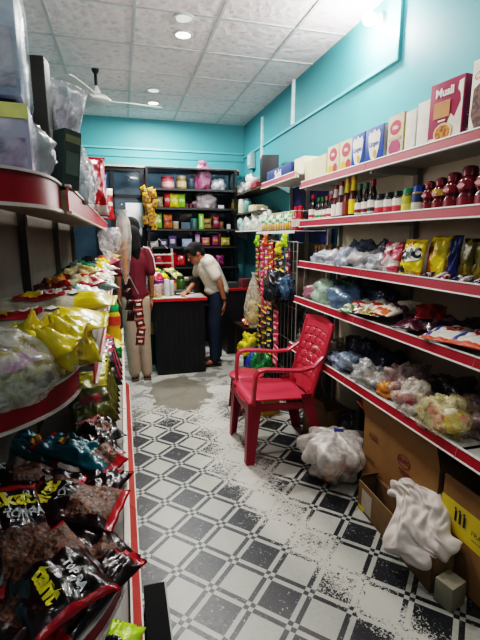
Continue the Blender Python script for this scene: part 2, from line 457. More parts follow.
# ------------------------------------------------------------------ shelving on the right
def rail_mesh(mb, L, h=.05, tilt=12):
    """price rail along local Y, outer face towards -X: red strip with pale lips"""
    t = math.radians(tilt); M = Matrix.Rotation(t, 4, 'Y')
    mb.box(-.008, 0, 0, L, -h, 0, 1, M, 0)
    mb.box(-.0095, -.008, 0, L, -h+.006, -.006, 0, M, 0)
    mb.box(-.013, 0, 0, L, -.004, .002, 1, M, 0); mb.box(-.013, 0, 0, L, -h-.002, -h+.003, 1, M, 0)
    return mb
PANEL = mat('#c6bba6', .55, 0, .08, 4); UPR = mat('#8f8b83', .5)
def module(y0, y1, shelves, label, x_back=1.73, ztop=1.90):
    t = thing('shelving_unit', label, 'shelf unit', (0, y0, 0), group=None)
    L = y1-y0
    obj('back_panel', MB().box(x_back-.006, x_back, .01, L-.01, .12, ztop), PANEL, t, smooth=False)
    for y in (0, L-.02): obj('upright', MB().box(x_back-.04, x_back-.008, y, y+.02, 0, ztop), UPR, t, smooth=False)
    for xf, z in shelves:
        s = obj('shelf_board', MB().box(xf, x_back-.006, .004, L-.004, z-.006, z).box(xf, xf+.012, .004, L-.004, z-.03, z)
            .box(xf+.02, x_back-.04, .004, .010, z-.045, z).box(xf+.02, x_back-.04, L-.01, L-.004, z-.045, z), SHELFM, t, smooth=False)
        obj('price_rail', rail_mesh(MB(), L-.004), [RED, WHT], s, (xf-.001, .002, z+.014), smooth=False)
    return t
SH = [(1.37, 1.90), (1.37, 1.61), (1.37, 1.30), (1.34, 1.02), (1.30, .64)]
module(2.25, 3.17, SH, 'red-railed shelving unit on the right wall, behind the red chair')
module(1.32, 2.25, SH, 'red-railed shelving unit on the right wall, middle bay with the jars')
module(.40, 1.32, SH, 'red-railed shelving unit on the right wall, nearest bay at the photo edge')
# far bay with its high shelf
t = thing('shelving_unit', 'far bay of shelving with a high red-railed shelf and dark back', 'shelf unit', (0, 3.28, 0))
obj('back_panel', MB().box(1.69, 1.72, .0, .86, 1.45, 1.98), NAVY, t, smooth=False)
obj('lower_panel', MB().box(1.69, 1.72, .0, .86, .12, 1.44), mat('#5a5044', .6), t, smooth=False)
for y in (.0, .45, .86): obj('upright', MB().box(1.66, 1.69, y, y+.02, 0, 1.99), UPR, t, smooth=False)
s = obj('shelf_board', MB().box(1.37, 1.70, 0, .86, 1.99, 2.0).box(1.37, 1.385, 0, .86, 1.965, 2.0), mat('#d8d6d0', .5), t, smooth=False)
obj('price_rail', rail_mesh(MB(), .86, .05), [RED, WHT], s, (1.369, 0, 2.012), smooth=False)

RZ = -PI/2      # facing the aisle from the right wall
W_ = mat('#f0ece4', .6); CRIM = mat('#9c1545', .5, 0, .12, 8); ORA = mat('#d98a3a', .6, 0, .35, 60, col2='#8a4a1c')
PINKR = mat('#c63a4c', .5); GOLD = mat('#c9a23a', .5)
# cartons on the top shelf (z 1.90)
Z1 = 1.902
carton('carton', 'small blue box with white lettering at the far end of the high shelf', 'box', .62, .2, .115, mat('#14306e', .6), (1.50, 3.80, 2.002), RZ,
       [('text', W_, 0, .055, .10, 'Suhi', {'bold': .003})])
carton('carton', 'long plain cream cardboard box on the far top shelf', 'box', .36, .2, .18, card('#d9cfae'), (1.53, 3.08, Z1), RZ, sidemat=card('#c8bd9c'))
carton('carton', 'plain cream box on the high shelf beside the blue box', 'box', .20, .2, .13, card('#ded5b8'), (1.53, 3.385, 2.002), RZ)
def cereal(label, y, x=1.46):
    return carton('carton', label, 'box', .165, .09, .205, card('#dccfb0'), (x, y, Z1), RZ,
       [('ell', PINKR, 0, .145, .055, .042), ('text', W_, 0, .145, .03, 'Hilo', {'bold': .001}), ('ell', mat('#d9b43a', .5), -.03, .05, .035, .03), ('ell', PINKR, .035, .05, .03, .035), ('rect', W_, 0, .012, .07, .006)],
       sidemat=card('#d6cfbd'))
cereal('cream box with a red round emblem, first of the pair left of the blue boxes', 2.765)
cereal('cream box with a red round emblem, beside the left blue milk powder box', 2.59)
BLUEC = mat('#16429c', .45, 0, .08)
def milk(label, y, w):
    return carton('carton', label, 'box', w, .13, .205, BLUEC, (1.47, y, Z1), RZ,
       [('poly', W_, 0, .11, [(-.06, .05), (-.045, .075), (-.02, .065), (0, .085), (.02, .065), (.045, .075), (.06, .05), (.05, -.02), (.03, -.07), (0, -.085), (-.03, -.07), (-.05, -.02)], None),
        ('text', mat('#1d3f94', .5), 0, .115, .036, 'Ljogen', {'bold': .001}), ('ell', mat('#d8a03a', .5), .012, .06, .018, .022), ('rect', mat('#7aa6dd', .5), 0, .012, w*.42, .006)],
       sidemat=mat('#b9bfc9', .6), side=[('rect', mat('#7d8899', .6), 0, .12, .045, .05)])
milk('blue milk powder box with a white crest, left one of two', 2.43, .145)
milk('blue milk powder box with a white crest, right one of two', 2.255, .18)
carton('carton', 'tall cream and pink box right of the blue boxes', 'box', .135, .12, .225, card('#d9cdb4'), (1.475, 2.075, Z1), RZ,
       [('ell', PINKR, 0, .16, .048, .036), ('text', W_, 0, .16, .028, 'Hilo', {'bold': .001}), ('ell', mat('#b23a62', .5), 0, .06, .05, .04), ('rect', mat('#c9a78a', .5), 0, .105, .05, .008)],
       sidemat=card('#cdb56a'), side=[('rect', mat('#c97f7f', .5), 0, .2, .05, .02)])
carton('carton', 'narrow plain white box left of the other plain white box', 'box', .08, .13, .21, card('#e7e2d6'), (1.475, 1.945, Z1), RZ)
carton('carton', 'narrow plain white box beside the big crimson box', 'box', .085, .13, .225, card('#e9e5da'), (1.475, 1.852, Z1), RZ, side=())
cz = [(-.09, .145), (-.05, .12), (-.075, .06), (-.04, .0), (-.06, -.06), (-.09, -.09)]
carton('carton', 'big crimson cereal box with a granola bowl on its front', 'box', .185, .085, .272, CRIM, (1.455, 1.715, Z1), RZ,
       [('poly', mat('#e9dfd2', .5), 0, .10, [(.088, .09), (.05, .01), (.03, .03), (-.01, -.06), (-.088, -.06), (-.088, -.095), (.088, -.095)], None),
        ('poly', W_, 0, .17, [(.088, .085), (.065, .08), (.06, .05), (.075, .03), (.088, -.06)], None),
        ('text', W_, -.01, .225, .048, 'Musli', {'bold': .002}), ('rect', mat('#c98a5a', .5), -.02, .155, .045, .035), ('rect', W_, -.015, .108, .02, .004),
        ('ell', mat('#e8c89a', .5), -.005, .055, .05, .042), ('ell', ORA, -.005, .055, .040, .033)],
       sidemat=mat('#6d1747', .5), side=[('text', mat('#c9a0b8', .5), 0, .075, .05, 'Musli', {'rot': PI/2}), ('rect', mat('#d9724a', .5), .022, .19, .012, .035)], rot=(0, 0, RZ+.12))
carton('carton', 'tall box with dark chocolate cereal picture at the photo edge', 'box', .21, .075, .30, card('#e4ddd0'), (1.46, 1.475, Z1), RZ,
       [('poly', mat('#3b2028', .4, 0, .5, 60, col2='#7a4a3a'), 0, .13, [(-.09, .06), (-.03, .09), (.10, .09), (.10, -.12), (-.06, -.12), (-.095, -.04)], None),
        ('ell', mat('#e0c23a', .5), .01, .26, .045, .03), ('text', mat('#b5243a', .5), -.045, .25, .035, 'Choco', {'rot': .5}), ('ell', mat('#c7b8a8', .5, 0, .3, 40, col2='#6b3c30'), .03, .075, .05, .04)])

# bottles and jars on the second shelf (z 1.61)
Z2 = 1.613
SAUCE = mat('#4a1016', .2, 0, .15, 8, coat=.4); DSAUCE = mat('#23100f', .2, coat=.4); LABW = mat('#e3ddd4', .6, 0, .12, 30)
g2 = 'sauce bottles on the second shelf'
def ketch(label, y, body=DSAUCE, cap='#b3202a', h=1.0, w=1.0, lab=LABW, x=1.44, band=PINKR):
    def ex(root): obj('label_band', MB().lathe([(.0305*w, .035*h), (.0305*w, .055*h)], 18), band, root)
    return bottle('sauce_bottle', label, 'bottle', [(.024*w, 0), (.029*w, .005), (.029*w, .105*h), (.022*w, .135*h), (.013*w, .16*h), (.012*w, .175*h)],
        [(.0145*w, .172*h), (.0145*w, .205*h), (.011*w, .208*h)], (.0298*w, .025*h, .095*h), body, mat(cap, .4), lab, (x, y, Z2), g2, extra=ex)
ketch('dark sauce bottle with a red cap and white label, leftmost on the second shelf', 3.11, w=1.15, h=1.0)
ketch('dark sauce bottle with a green cap, left of its green-capped twin near the left end', 3.01, cap='#1f7a3a', h=.85, band=mat('#3a8a4a', .5))
ketch('dark sauce bottle with a green cap, right of its green-capped twin near the left end', 2.945, cap='#1f7a3a', h=.85, band=mat('#3a8a4a', .5))
ketch('small pink-capped sauce bottle, left one of its pair', 2.88, cap='#c25a5a', h=.85)
ketch('small pink-capped sauce bottle, right one of its pair', 2.815, cap='#b8484e', h=.88)
def tallb(label, y, neck='#d8c8c0', labm=LABW, h=1.0):
    def ex(root): obj('neck_sleeve', MB().lathe([(.0215, .165*h), (.0165, .20*h), (.0155, .225*h)], 18), mat(neck, .5), root)
    return bottle('tall_bottle', label, 'bottle', [(.025, 0), (.030, .006), (.030, .13*h), (.021, .165*h), (.0145, .205*h), (.0135, .235*h)],
        [(.016, .225*h), (.016, .252*h), (.012, .256*h)], (.0308, .03*h, .115*h), SAUCE, mat('#c9a04a' if neck == '#e3c21c' else '#7a1a22', .4), labm, (1.44, y, Z2), g2, extra=ex)
tallb('tall dark red bottle with a pale neck sleeve, left one of its pair', 2.745, h=.92)
tallb('tall dark red bottle with a pale neck sleeve, right one of its pair', 2.67, h=.98)
tallb('tall brown bottle with a yellow neck sleeve, left one of the two yellow-necked', 2.59, '#e3c21c', mat('#7a2a1a', .5), 1.02)
tallb('tall brown bottle with a yellow neck sleeve and yellow label, right one of two', 2.51, '#e3c21c', YEL, 1.06)
ketch('dark sauce bottle with a green cap just right of the yellow-necked bottles', 2.435, cap='#1d6e46', band=mat('#7a1f2a', .5))
ketch('dark sauce bottle with a dark green cap, beside the maroon-capped bottle', 2.36, cap='#175a3c', band=mat('#7a1f2a', .5))
ketch('dark sauce bottle with a maroon cap, left of the black-lidded jam jars', 2.29, cap='#8a1830', h=1.05, band=mat('#3a3a3a', .5))
def jar(name, label, y, lid, body, labm, h=.125, r=.036, group='jam jars on the second shelf', x=1.45, band=None):
    def ex(root):
        if band: obj('label_band', MB().lathe([(r+.0014, h*.16), (r+.0014, h*.42)], 20), band, root)
    return bottle(name, label, 'jar', [(r*.9, 0), (r, .006), (r, h*.74), (r*.85, h*.82)], [(r*.93, h*.80), (r*.93, h), (r*.85, h+.002)], (r+.0007, h*.12, h*.72), body, lid, labm, (x, y, Z2), group, extra=ex)
JB = mat('#2a1012', .2, coat=.5); BLID = mat('#1c1b20', .3)
jar('jam_jar', 'jam jar with a black lid and white label, left of three', 2.215, BLID, JB, LABW, band=PINKR)
jar('jam_jar', 'jam jar with a black lid and white label, middle of three', 2.13, BLID, JB, LABW, band=PINKR)
jar('jam_jar', 'jam jar with a black lid and white label, right of three', 2.048, BLID, JB, LABW, band=PINKR)
jar('spread_jar', 'jar with a green lid and yellow-green label', 1.968, mat('#1e7a4a', .35), mat('#6a4a1c', .3), mat('#a9a53a', .5, 0, .2, 40), h=.13, r=.036, group='nut spread jars', band=mat('#d0c65a', .5))
jar('spread_jar', 'jar with a blue lid and dark blue label', 1.888, mat('#163c86', .35), mat('#8a6a3a', .3), mat('#20355a', .5), h=.135, r=.036, group='nut spread jars', band=mat('#c8c4b0', .5))
CR = mat('#560a16', .22, 0, .25, 25, coat=.5); CRL = mat('#7a1626', .4, 0, .2, 40); CAPR = mat('#6c0d1c', .28, coat=.4)
def redjar(label, y, h, r, stripe=None):
    root = thing('waisted_jar', label, 'jar', (1.45, y, Z2), (0, 0, 0), 'red-lidded waisted jars at the right end')
    obj('jar_body', MB().lathe([(r*.85, 0), (r, .008), (r, h*.30), (r*.86, h*.36), (r*.86, h*.40), (r, h*.46), (r, h*.66), (r*.7, h*.76), (r*.55, h*.78)], 20), CR, root)
    obj('domed_lid', MB().lathe([(r*.72, h*.77), (r*.74, h*.90), (r*.62, h*.97), (r*.3, h)], 20), CAPR, root)
    obj('paper_label', MB().lathe([(r+.0008, h*.06), (r+.0008, h*.29)], 20), CRL, root)
    obj('paper_label', MB().lathe([(r+.0008, h*.47), (r+.0008, h*.65)], 20), mat('#c9a43a', .5) if stripe else CRL, root)
    flat('ell', FRONT @ Matrix.Translation((0, 0, r)), mat('#c98a8a', .5), root, 0, h*.55, r*.5, h*.05, off=.002).rotation_euler = (0, 0, -PI/2)
    return root
redjar('small red-lidded waisted jar, leftmost of the red jars', 1.812, .15, .034)
redjar('red-lidded waisted jar with a golden label stripe', 1.738, .158, .036, 1)
redjar('red-lidded waisted jar, third of the red jars', 1.658, .17, .040)
redjar('large red-lidded waisted jar, second from the photo edge', 1.568, .185, .044)
redjar('large red-lidded waisted jar at the photo edge', 1.468, .19, .046)

# third shelf (z 1.30): dark mini bottles, pale bags, bright snack packs
Z3 = 1.303
mini = None
for i, (x, y) in enumerate(((1.47, 3.09), (1.53, 3.05), (1.46, 3.01), (1.53, 2.97), (1.47, 2.93), (1.55, 2.9))):
    lb = 'tiny dark blue bottle with a gold cap at the left end of the third shelf'
    if mini is None:
        mini = bottle('mini_bottle', lb, 'bottle', [(.02, 0), (.024, .01), (.024, .075), (.010, .10), (.010, .11)], [(.013, .108), (.013, .132), (.009, .134)], None,
                      mat('#1a1b3c', .25, coat=.4), mat('#a5763a', .3, .4), None, (x, y, Z3), 'tiny gold-capped bottles')
    else: dup(mini, (x, y, Z3))
pale = [mat('#c9ccd6', .6), mat('#a9b6c9', .6), mat('#cdbcc0', .6)]
bags3 = [(2.88, 1.45, .11, .09, .085, '#b8bfca', 'pale blue plastic packet near the tiny dark bottles'), (2.68, 1.46, .13, .10, .10, '#c3c8cf', 'white plastic packet, second in the pale heap on the third shelf'),
         (2.50, 1.45, .12, .10, .11, '#a8b2c0', 'bluish plastic packet in the middle of the pale heap'), (2.33, 1.46, .12, .10, .10, '#c9c6c6', 'greyish white plastic packet near the pink snack pack'),
         (2.62, 1.57, .16, .10, .15, '#6a7484', 'dark grey-blue bag at the back of the pale heap'), (2.40, 1.58, .14, .09, .14, '#4e5460', 'dark slate bag at the back beside the pink pack'),
         (2.17, 1.45, .09, .08, .09, '#b4b8bd', 'small silvery packet just left of the pink snack pack')]
for i, (y, x, a, b_, h, c, lb) in enumerate(bags3):
    plastic_bag('packet_bag', lb, (x, y, Z3), (b_, a, h*.75), c, .75, seed=i+20, contents=[pale[i % 3]], amp=.38, ncont=3, n=30, cat='packet', group='pale packets on the third shelf')
def stand_pack(name, label, y, x, w, l, t, mats, pat, z=Z3, tilt=-.18, seed=1, wr=.35, group=None, rz=RZ, cat='snack packet', nx=14, ny=18, roll=0, **k):
    # pouch standing up: its face (+Z) turned to the aisle
    o, hf = pouch(name, w, l, t, mats, pat, nx, ny, seed, wr)
    M = Matrix.Translation((x, y, z+l/2*math.cos(tilt)+.006)) @ Matrix.Rotation(rz, 4, 'Z') @ Matrix.Rotation(PI/2+tilt, 4, 'X') @ Matrix.Rotation(roll, 4, 'Z')
    o.matrix_world = M; o.location = M.to_translation(); o.rotation_euler = M.to_euler()
    tag(o, label, cat, group); return o, hf
o, hf = stand_pack('snack_packet', 'pink and white crinkled snack packet left of the yellow one', 2.05, 1.43, .17, .17, .05, [gloss('#c74a62'), gloss('#d9cdc8')],
    lambda u, v: 1 if abs(u+.1+.3*math.sin(v*5)) < .3 or abs(v+.35) < .16 else 0, seed=4, wr=.5, tilt=-.25)
on_pouch(o, hf, mat('#8a1a34', .4), 0, .02, size=.045, txt='Mix', rot=.3)
YP = gloss('#e0c41a', .1)
o, hf = stand_pack('snack_packet', 'yellow snack packet lettered CNC, facing the aisle', 1.86, 1.42, .175, .185, .055, [YP, gloss('#c98a1c')], lambda u, v: 1 if v < -.8 and u > .2 else 0, seed=9, wr=.3, tilt=-.2, nx=22, ny=26)
on_pouch(o, hf, W_, 0, .01, 'ell', .076, b=.038, name='printed_mark', lift=.004); on_pouch(o, hf, BLK, 0, .01, size=.066, txt='CNC', rot=.15, bold=.004, lift=.007)
on_pouch(o, hf, PINKR, -.01, .065, size=.03, txt='Puff', rot=.1, lift=.006); on_pouch(o, hf, mat('#3a2a2a', .5), -.05, -.065, 'ell', .022, b=.017, lift=.005)
o, hf = stand_pack('snack_packet', 'yellow and orange snack packet tucked behind the CNC one', 1.745, 1.47, .13, .20, .05, [YP, gloss('#b8641c')], lambda u, v: 1 if u < -.1 and v < .4 else 0, seed=13, tilt=-.2)
o, hf = stand_pack('snack_packet', 'yellow-edged navy snack packet standing right of the yellow ones', 1.665, 1.49, .08, .20, .04, [NAVY, YP], lambda u, v: 1 if u < -.45 else 0, seed=15, tilt=-.12)
for i in range(6):
    o, hf = stand_pack('snack_packet', '%s dark olive snack packet from the left in the shaded row' % ORD[i], 1.58-.075*i, 1.50, .085, .185, .05, [gloss('#6a5f1c'), gloss('#8a7d2a'), gloss('#2a2615')],
        lambda u, v: 1 if abs(u) < .2 else (2 if v > .8 else 0), seed=30+i, tilt=-.06, nx=8, ny=12, group='olive packets on the third shelf')
for i in range(9):
    c = ['#4a2a5a', '#c9c3cf', '#7a2033', '#3a3560', '#b9a9b0'][i % 5]
    p, hf = pouch('candy_packet', .055, .07, .022, [gloss(c), gloss('#d8d0c8')], lambda u, v: 1 if abs(v) < .3 else 0, 8, 8, 50+i, loc=(1.40+.02*(i % 2), 1.72-.058*i, Z3+.016), rot=(.3, -.5, RZ+.3*(i % 3-1)))
    tag(p, '%s small candy packet from the left, on the third shelf edge' % ORD[i], 'candy packet', 'small candy packets at the third shelf edge')

# fourth shelf (z 1.02): flat soft packets in a row
Z4 = 1.022
def flatpack(label, x, y, w, l, t, mats, pat, seed, z, rz, rx=0, ry=0, wr=.45, cat='packet', name='flat_packet', group=None, nx=16, ny=18, bend=0):
    o, hf = pouch(name, w, l, t, mats, pat, nx, ny, seed, wr, loc=(x, y, z+t*.5), rot=(rx, ry, rz), bend=bend)
    tag(o, label, cat, group); return o, hf
f4 = 'soft packets on the fourth shelf'
plastic_bag('packet_bag', 'dusty pink packet at the left end of the fourth shelf', (1.46, 3.05, Z4), (.10, .12, .07), '#a87480', .8, seed=61, contents=[mat('#9a5a68', .6)], cat='packet', group=f4, ncont=2, n=24)
plastic_bag('packet_bag', 'pale green knotted bag on the fourth shelf', (1.47, 2.85, Z4), (.12, .15, .11), '#a9c4b0', .8, seed=62, contents=[mat('#8aa894', .6)], cat='packet', group=f4, ncont=3, n=30)
plastic_bag('packet_bag', 'dark green bag behind the pale green one', (1.60, 2.68, Z4), (.10, .19, .15), '#2a5a48', .92, seed=63, contents=[mat('#1d3a30', .6)], cat='packet', group=f4, ncont=3, n=30)
plastic_bag('packet_bag', 'steel blue bag on the fourth shelf edge', (1.47, 2.58, Z4), (.12, .18, .095), '#5d7690', .85, seed=64, contents=[mat('#4a5f78', .6)], cat='packet', group=f4, ncont=3, n=30)
plastic_bag('packet_bag', 'navy bag behind the steel blue one', (1.61, 2.40, Z4), (.09, .18, .11), '#2a3550', .92, seed=65, contents=[mat('#1d2538', .6)], cat='packet', group=f4, ncont=3, n=30)
stripe = lambda u, v: 1 if abs(v-.1) < .16 else (2 if v < -.5 and abs(u) < .7 else 0)
cols = [('#d8d2c6', '#b8452e', '#5a7a4a'), ('#d6c7b6', '#c7642a', '#7a2a24'), ('#cfc9bd', '#a33a2a', '#8a7a3a'), ('#dcd6ca', '#5a3a4a', '#b3562a')]
pos = [(1.44, 2.36, .3), (1.46, 2.24, -.2), (1.43, 2.13, .4), (1.47, 2.03, .1)]
for i, ((x, y, r_), c) in enumerate(zip(pos, cols)):
    flatpack(['white packet with red stripe and green mark', 'beige packet with orange stripe', 'off-white packet with brick red stripe', 'white packet with plum stripe'][i]+' lying on the fourth shelf, slightly overlapping', x-.01, y, .17, .25, .055, [gloss(k) for k in c], stripe, 70+i, Z4+.018+.012*i, RZ+r_, rx=.18, group=f4)
carton('soap_box', 'small box with a yellow top and white front standing on the fourth shelf', 'box', .12, .05, .12, mat('#cfc9bb', .6), (1.58, 2.02, Z4), RZ+.2, [('rect', mat('#c9a92c', .5), 0, .10, .055, .018), ('rect', mat('#8a8478', .5), 0, .04, .04, .012)])
carton('soap_box', 'slim dark box standing left of the yellow-topped box', 'box', .04, .05, .10, mat('#20241f', .6), (1.60, 2.14, Z4), RZ)
flatpack('bright red packet on top of the fourth shelf heap', 1.53, 1.83, .16, .2, .05, [gloss('#8f1d20'), gloss('#5a1016')], lambda u, v: 1 if v > .5 else 0, 81, Z4+.07, RZ+.9, rx=.2, group=f4)
flatpack('maroon packet with pale print lying under the bright red one', 1.45, 1.83, .16, .24, .05, [gloss('#4a2230'), gloss('#8a7a84')], lambda u, v: 1 if abs(v) < .2 and u > -.3 else 0, 82, Z4+.015, RZ+.4, rx=.1, group=f4)
flatpack('dark plum packet right of the red one', 1.50, 1.70, .18, .2, .06, [gloss('#33202c'), gloss('#6a4a5a')], lambda u, v: 1 if abs(u) < .2 else 0, 83, Z4+.02, RZ-.3, rx=.15, group=f4)
flatpack('dark brown packet behind the plum one', 1.60, 1.62, .16, .22, .06, [gloss('#2c211e'), gloss('#57463c')], lambda u, v: 1 if v < -.4 else 0, 84, Z4+.02, RZ+.2, rx=.3, group=f4)
def pasta(u, v): return 1 if (u-.1)**2+(v-.1)**2*1.6 < .18 else (2 if v > .62 or v < -.8 else (3 if abs(u+.6) < .14 else 0))
for i, (x, y, r_) in enumerate(((1.44, 1.58, .35), (1.45, 1.42, .25), (1.58, 1.45, .1))):
    o, hf = flatpack(['white packet with a red emblem nearest the plum packets', 'white packet with red and blue print at the photo edge', 'white packet behind the two front white ones'][i]+' on the fourth shelf', x, y, .19, .25, .05, [gloss('#dcd8cf'), gloss('#b8323a'), gloss('#c9553a'), gloss('#3a4a8a')], pasta, 90+i, Z4+.015+.012*i, RZ+r_, rx=.12, group=f4, wr=.25)
    on_pouch(o, hf, W_, .01, .012, size=.028, txt='Spag', lift=.004)

# fifth shelf (z .64): see-through bags of goods
Z5 = .642
f5 = 'see-through bags on the lowest shelf'
l5 = [(1.42, 2.98, .11, .14, .09, '#6a5a50', .6, ['#5a3a30', '#3a3a44'], 'brownish bag at the far end of the lowest shelf'),
      (1.42, 2.72, .11, .13, .10, '#cdbfae', .5, ['#c9a98a', '#b06a4a'], 'cream clear bag of orange-brown goods'),
      (1.40, 2.42, .10, .17, .075, '#8fa0b4', .6, ['#5a6f88', '#a9acb0'], 'pale blue clear bag at the shelf edge'),
      (1.58, 2.52, .12, .16, .12, '#2f3a4a', .9, ['#1d2430'], 'black bag behind the pale blue one'),
      (1.56, 2.22, .13, .18, .11, '#1d2c44', .92, ['#141c2c'], 'navy blue bag lying on its side at the back'),
      (1.40, 2.12, .11, .15, .085, '#b8b8b6', .45, ['#8a8274', '#6a6a6e', '#a99a80'], 'crumpled clear white bag in the middle of the lowest shelf'),
      (1.38, 1.93, .06, .08, .05, '#d98a2c', .85, ['#c7742a'], 'small orange packet at the shelf edge'),
      (1.49, 1.90, .13, .12, .12, '#b9a4a0', .5, ['#8a6a60', '#6a4a44'], 'clear bag of brown goods behind the orange packet'),
      (1.59, 1.72, .13, .16, .10, '#23262f', .9, ['#1a1c24'], 'black shiny packet near the right end'),
      (1.38, 1.70, .10, .14, .10, '#d9d2c6', .42, ['#c9b4a0', '#b8505a', '#d8c43a'], 'clear bag of mixed pale sweets at the shelf edge'),
      (1.37, 1.48, .10, .14, .11, '#d9cf9a', .40, ['#d8b92a', '#c44a5a', '#e0d8c0'], 'clear bag with pink and yellow packets inside'),
      (1.52, 1.42, .12, .18, .11, '#b59a9a', .5, ['#8a5a5a', '#a98a6a'], 'clear bag of reddish goods at the photo edge')]
for i, (x, y, a, b_, h, c, al, cc, lb) in enumerate(l5):
    plastic_bag('goods_bag', lb+', lowest shelf', (x, y, Z5), (a*1.05, b_*.95, h*.92), c, al, seed=100+i, contents=[mat(k, .5, 0, .3, 30) for k in cc], cat='plastic bag', group=f5, ncont=9, amp=.4)

# ------------------------------------------------------------------ under the right shelves and on the floor
KRAFT = mat('#8f6c40', .75, 0, .10, 9); KR2 = mat('#6e5030', .75, 0, .1, 9); KIN = mat('#a78455', .8)
INK = mat('#7a2a3c', .6); YB_ = mat('#d9bf1e', .55, 0, .08, 8)
def open_box(name, label, loc, rotz, w, d, h, flapa=(.9, .9, .5, .5), base=KRAFT, marks=(), cat='cardboard box'):
    t = thing(name, label, cat, loc, (0, 0, rotz))
    mb = MB(); k = .006
    mb.box(-w/2, w/2, -d/2, d/2, 0, k).box(-w/2, w/2, -d/2, -d/2+k, 0, h).box(-w/2, w/2, d/2-k, d/2, 0, h).box(-w/2, -w/2+k, -d/2, d/2, 0, h).box(w/2-k, w/2, -d/2, d/2, 0, h)
    obj('box_body', mb, base, t, smooth=False)
    fl = d*.42
    for i, (px, py, ln, rz, a) in enumerate(((0, -d/2, w, 0, flapa[0]), (0, d/2, w, PI, flapa[1]), (w/2, 0, d, PI/2, flapa[2]), (-w/2, 0, d, -PI/2, flapa[3]))):
        if a is None: continue
        M = Matrix.Translation((px, py, h)) @ Matrix.Rotation(rz, 4, 'Z') @ Matrix.Rotation(a, 4, 'X')
        obj('flap', MB().box(-ln/2+.004, ln/2-.004, -fl if False else 0, .004, 0, fl, 0, M), KR2 if i % 2 else base, t, smooth=False)
    lv = 0
    for it in marks:
        lv += 1; kk, m, cx, cz_ = it[:4]; kw = dict(it[6]) if len(it) > 6 else {}
        flat(kk, FRONT @ Matrix.Translation((0, 0, d/2)), m, t, cx, cz_, it[4], None if kk == 'text' else it[5], txt=it[5] if kk == 'text' else None, off=.001*lv, **kw)
    return t
open_box('cardboard_box', 'big brown cardboard box with a plum ring logo under the lowest shelf', (1.50, 1.76, 0), RZ+.03, .60, .34, .475, (.25, -.9, None, .55),
    marks=[('ring', INK, .06, .375, .050, .036), ('text', INK, .06, .377, .036, 'HUPC', {'bold': .0012}), ('rect', INK, .07, .325, .045, .004), ('rect', INK, .075, .31, .035, .003), ('rect', KR2, -.2, .39, .04, .012), ('rect', KR2, -.22, .24, .05, .006), ('poly', INK, .22, .27, [(-.012, 0), (.012, 0), (0, .022)], None)])
open_box('cardboard_box', 'yellow and brown carton nearest the camera under the lowest shelf', (1.50, 1.22, 0), RZ, .42, .32, .47, (None, .3, None, .9),
    marks=[('rect', YB_, 0, .30, .208, .075)]+[('rect', BLK, -.12+.025*i, .315, .006, .025) for i in range(3)]+[('ell', BLK, -.12+.025*i, .35, .006, .006) for i in range(3)]
    +[('text', BLK, .03, .30, .03, 'FRAGILE'), ('rect', BLK, .05, .272, .07, .002)])
lc = open_box('cardboard_box', 'long low brown carton in front of the big box, under the white sack', (1.262, 1.60, 0), RZ-.03, .62, .11, .17, (None, 1.45, None, -.5), base=mat('#7d6444', .75),
    marks=[('rect', mat('#b0a898', .6), -.22, .08, .05, .06), ('rect', YB_, -.27, .02, .03, .012)])
open_box('cardboard_box', 'small brown carton standing at the lower right photo edge', (1.33, 1.02-.10, 0), RZ, .20, .14, .26, (.5, None, None, -.9), base=mat('#6f5a3c', .8))
carton('carton', 'small grey box poking out beneath the white sack', 'box', .08, .09, .11, mat('#8b8876', .7), (1.245, 1.235, 0), RZ+.25)
def sack():
    # a soft drape: narrow upper end on the carton, broad lower end sagging to the aisle
    nx, ny = 40, 56; vs = []; fs = []
    yv = Vector((-.03, -.46, -.17)).normalized(); xv = Vector((-.72, .05, -.62)); xv = (xv-yv*xv.dot(yv)).normalized(); zv = xv.cross(yv)
    if zv.z < 0: zv = -zv
    C0 = Vector((1.25, 1.47, .225))
    for s_ in (1, -1):
        for j in range(ny+1):
            for i in range(nx+1):
                u = -1+2*i/nx; v = -1+2*j/ny
                wd = .07+.075*min(1, (v+1)*.9)+.03*math.sin(v*4+1)
                x = wd*u+.035*math.sin(v*3.2)+.02*noise.noise(Vector((u*2, v*4, 1)))
                y = .205*v+.03*noise.noise(Vector((u*2.5, v, 9)))+.03*(u*u)*(-v)
                e = max(0, (1-u*u)*(1-v*v))**.45
                q = Vector((u*1.6+2, v*2.2, 3.3)); fold = abs(noise.noise(q*.8))*1.0+abs(noise.noise(q*1.7+Vector((u*1.5, 0, 0))))*.5-.2
                h = s_*(.045*e)+(.075*fold*e if s_ > 0 else 0)
                p = C0+xv*x+yv*y+zv*h; p.z = max(p.z, .012)
                vs.append(tuple(p))
    N = (nx+1)*(ny+1)
    for k in (0, 1):
        for j in range(ny):
            for i in range(nx):
                a = k*N+j*(nx+1)+i; q = (a, a+1, a+nx+2, a+nx+1); fs.append(q if k else q[::-1])
    o = obj('white_sack', MB().add(vs, fs), mat('#cbc2bb', .55, 0, .03, 6, .15, 60), None, ang=180)
    md = o.modifiers.new('ss', 'SUBSURF'); md.levels = md.render_levels = 1
    tag(o, 'crumpled white plastic sack draped over the long low carton', 'sack')
sack()
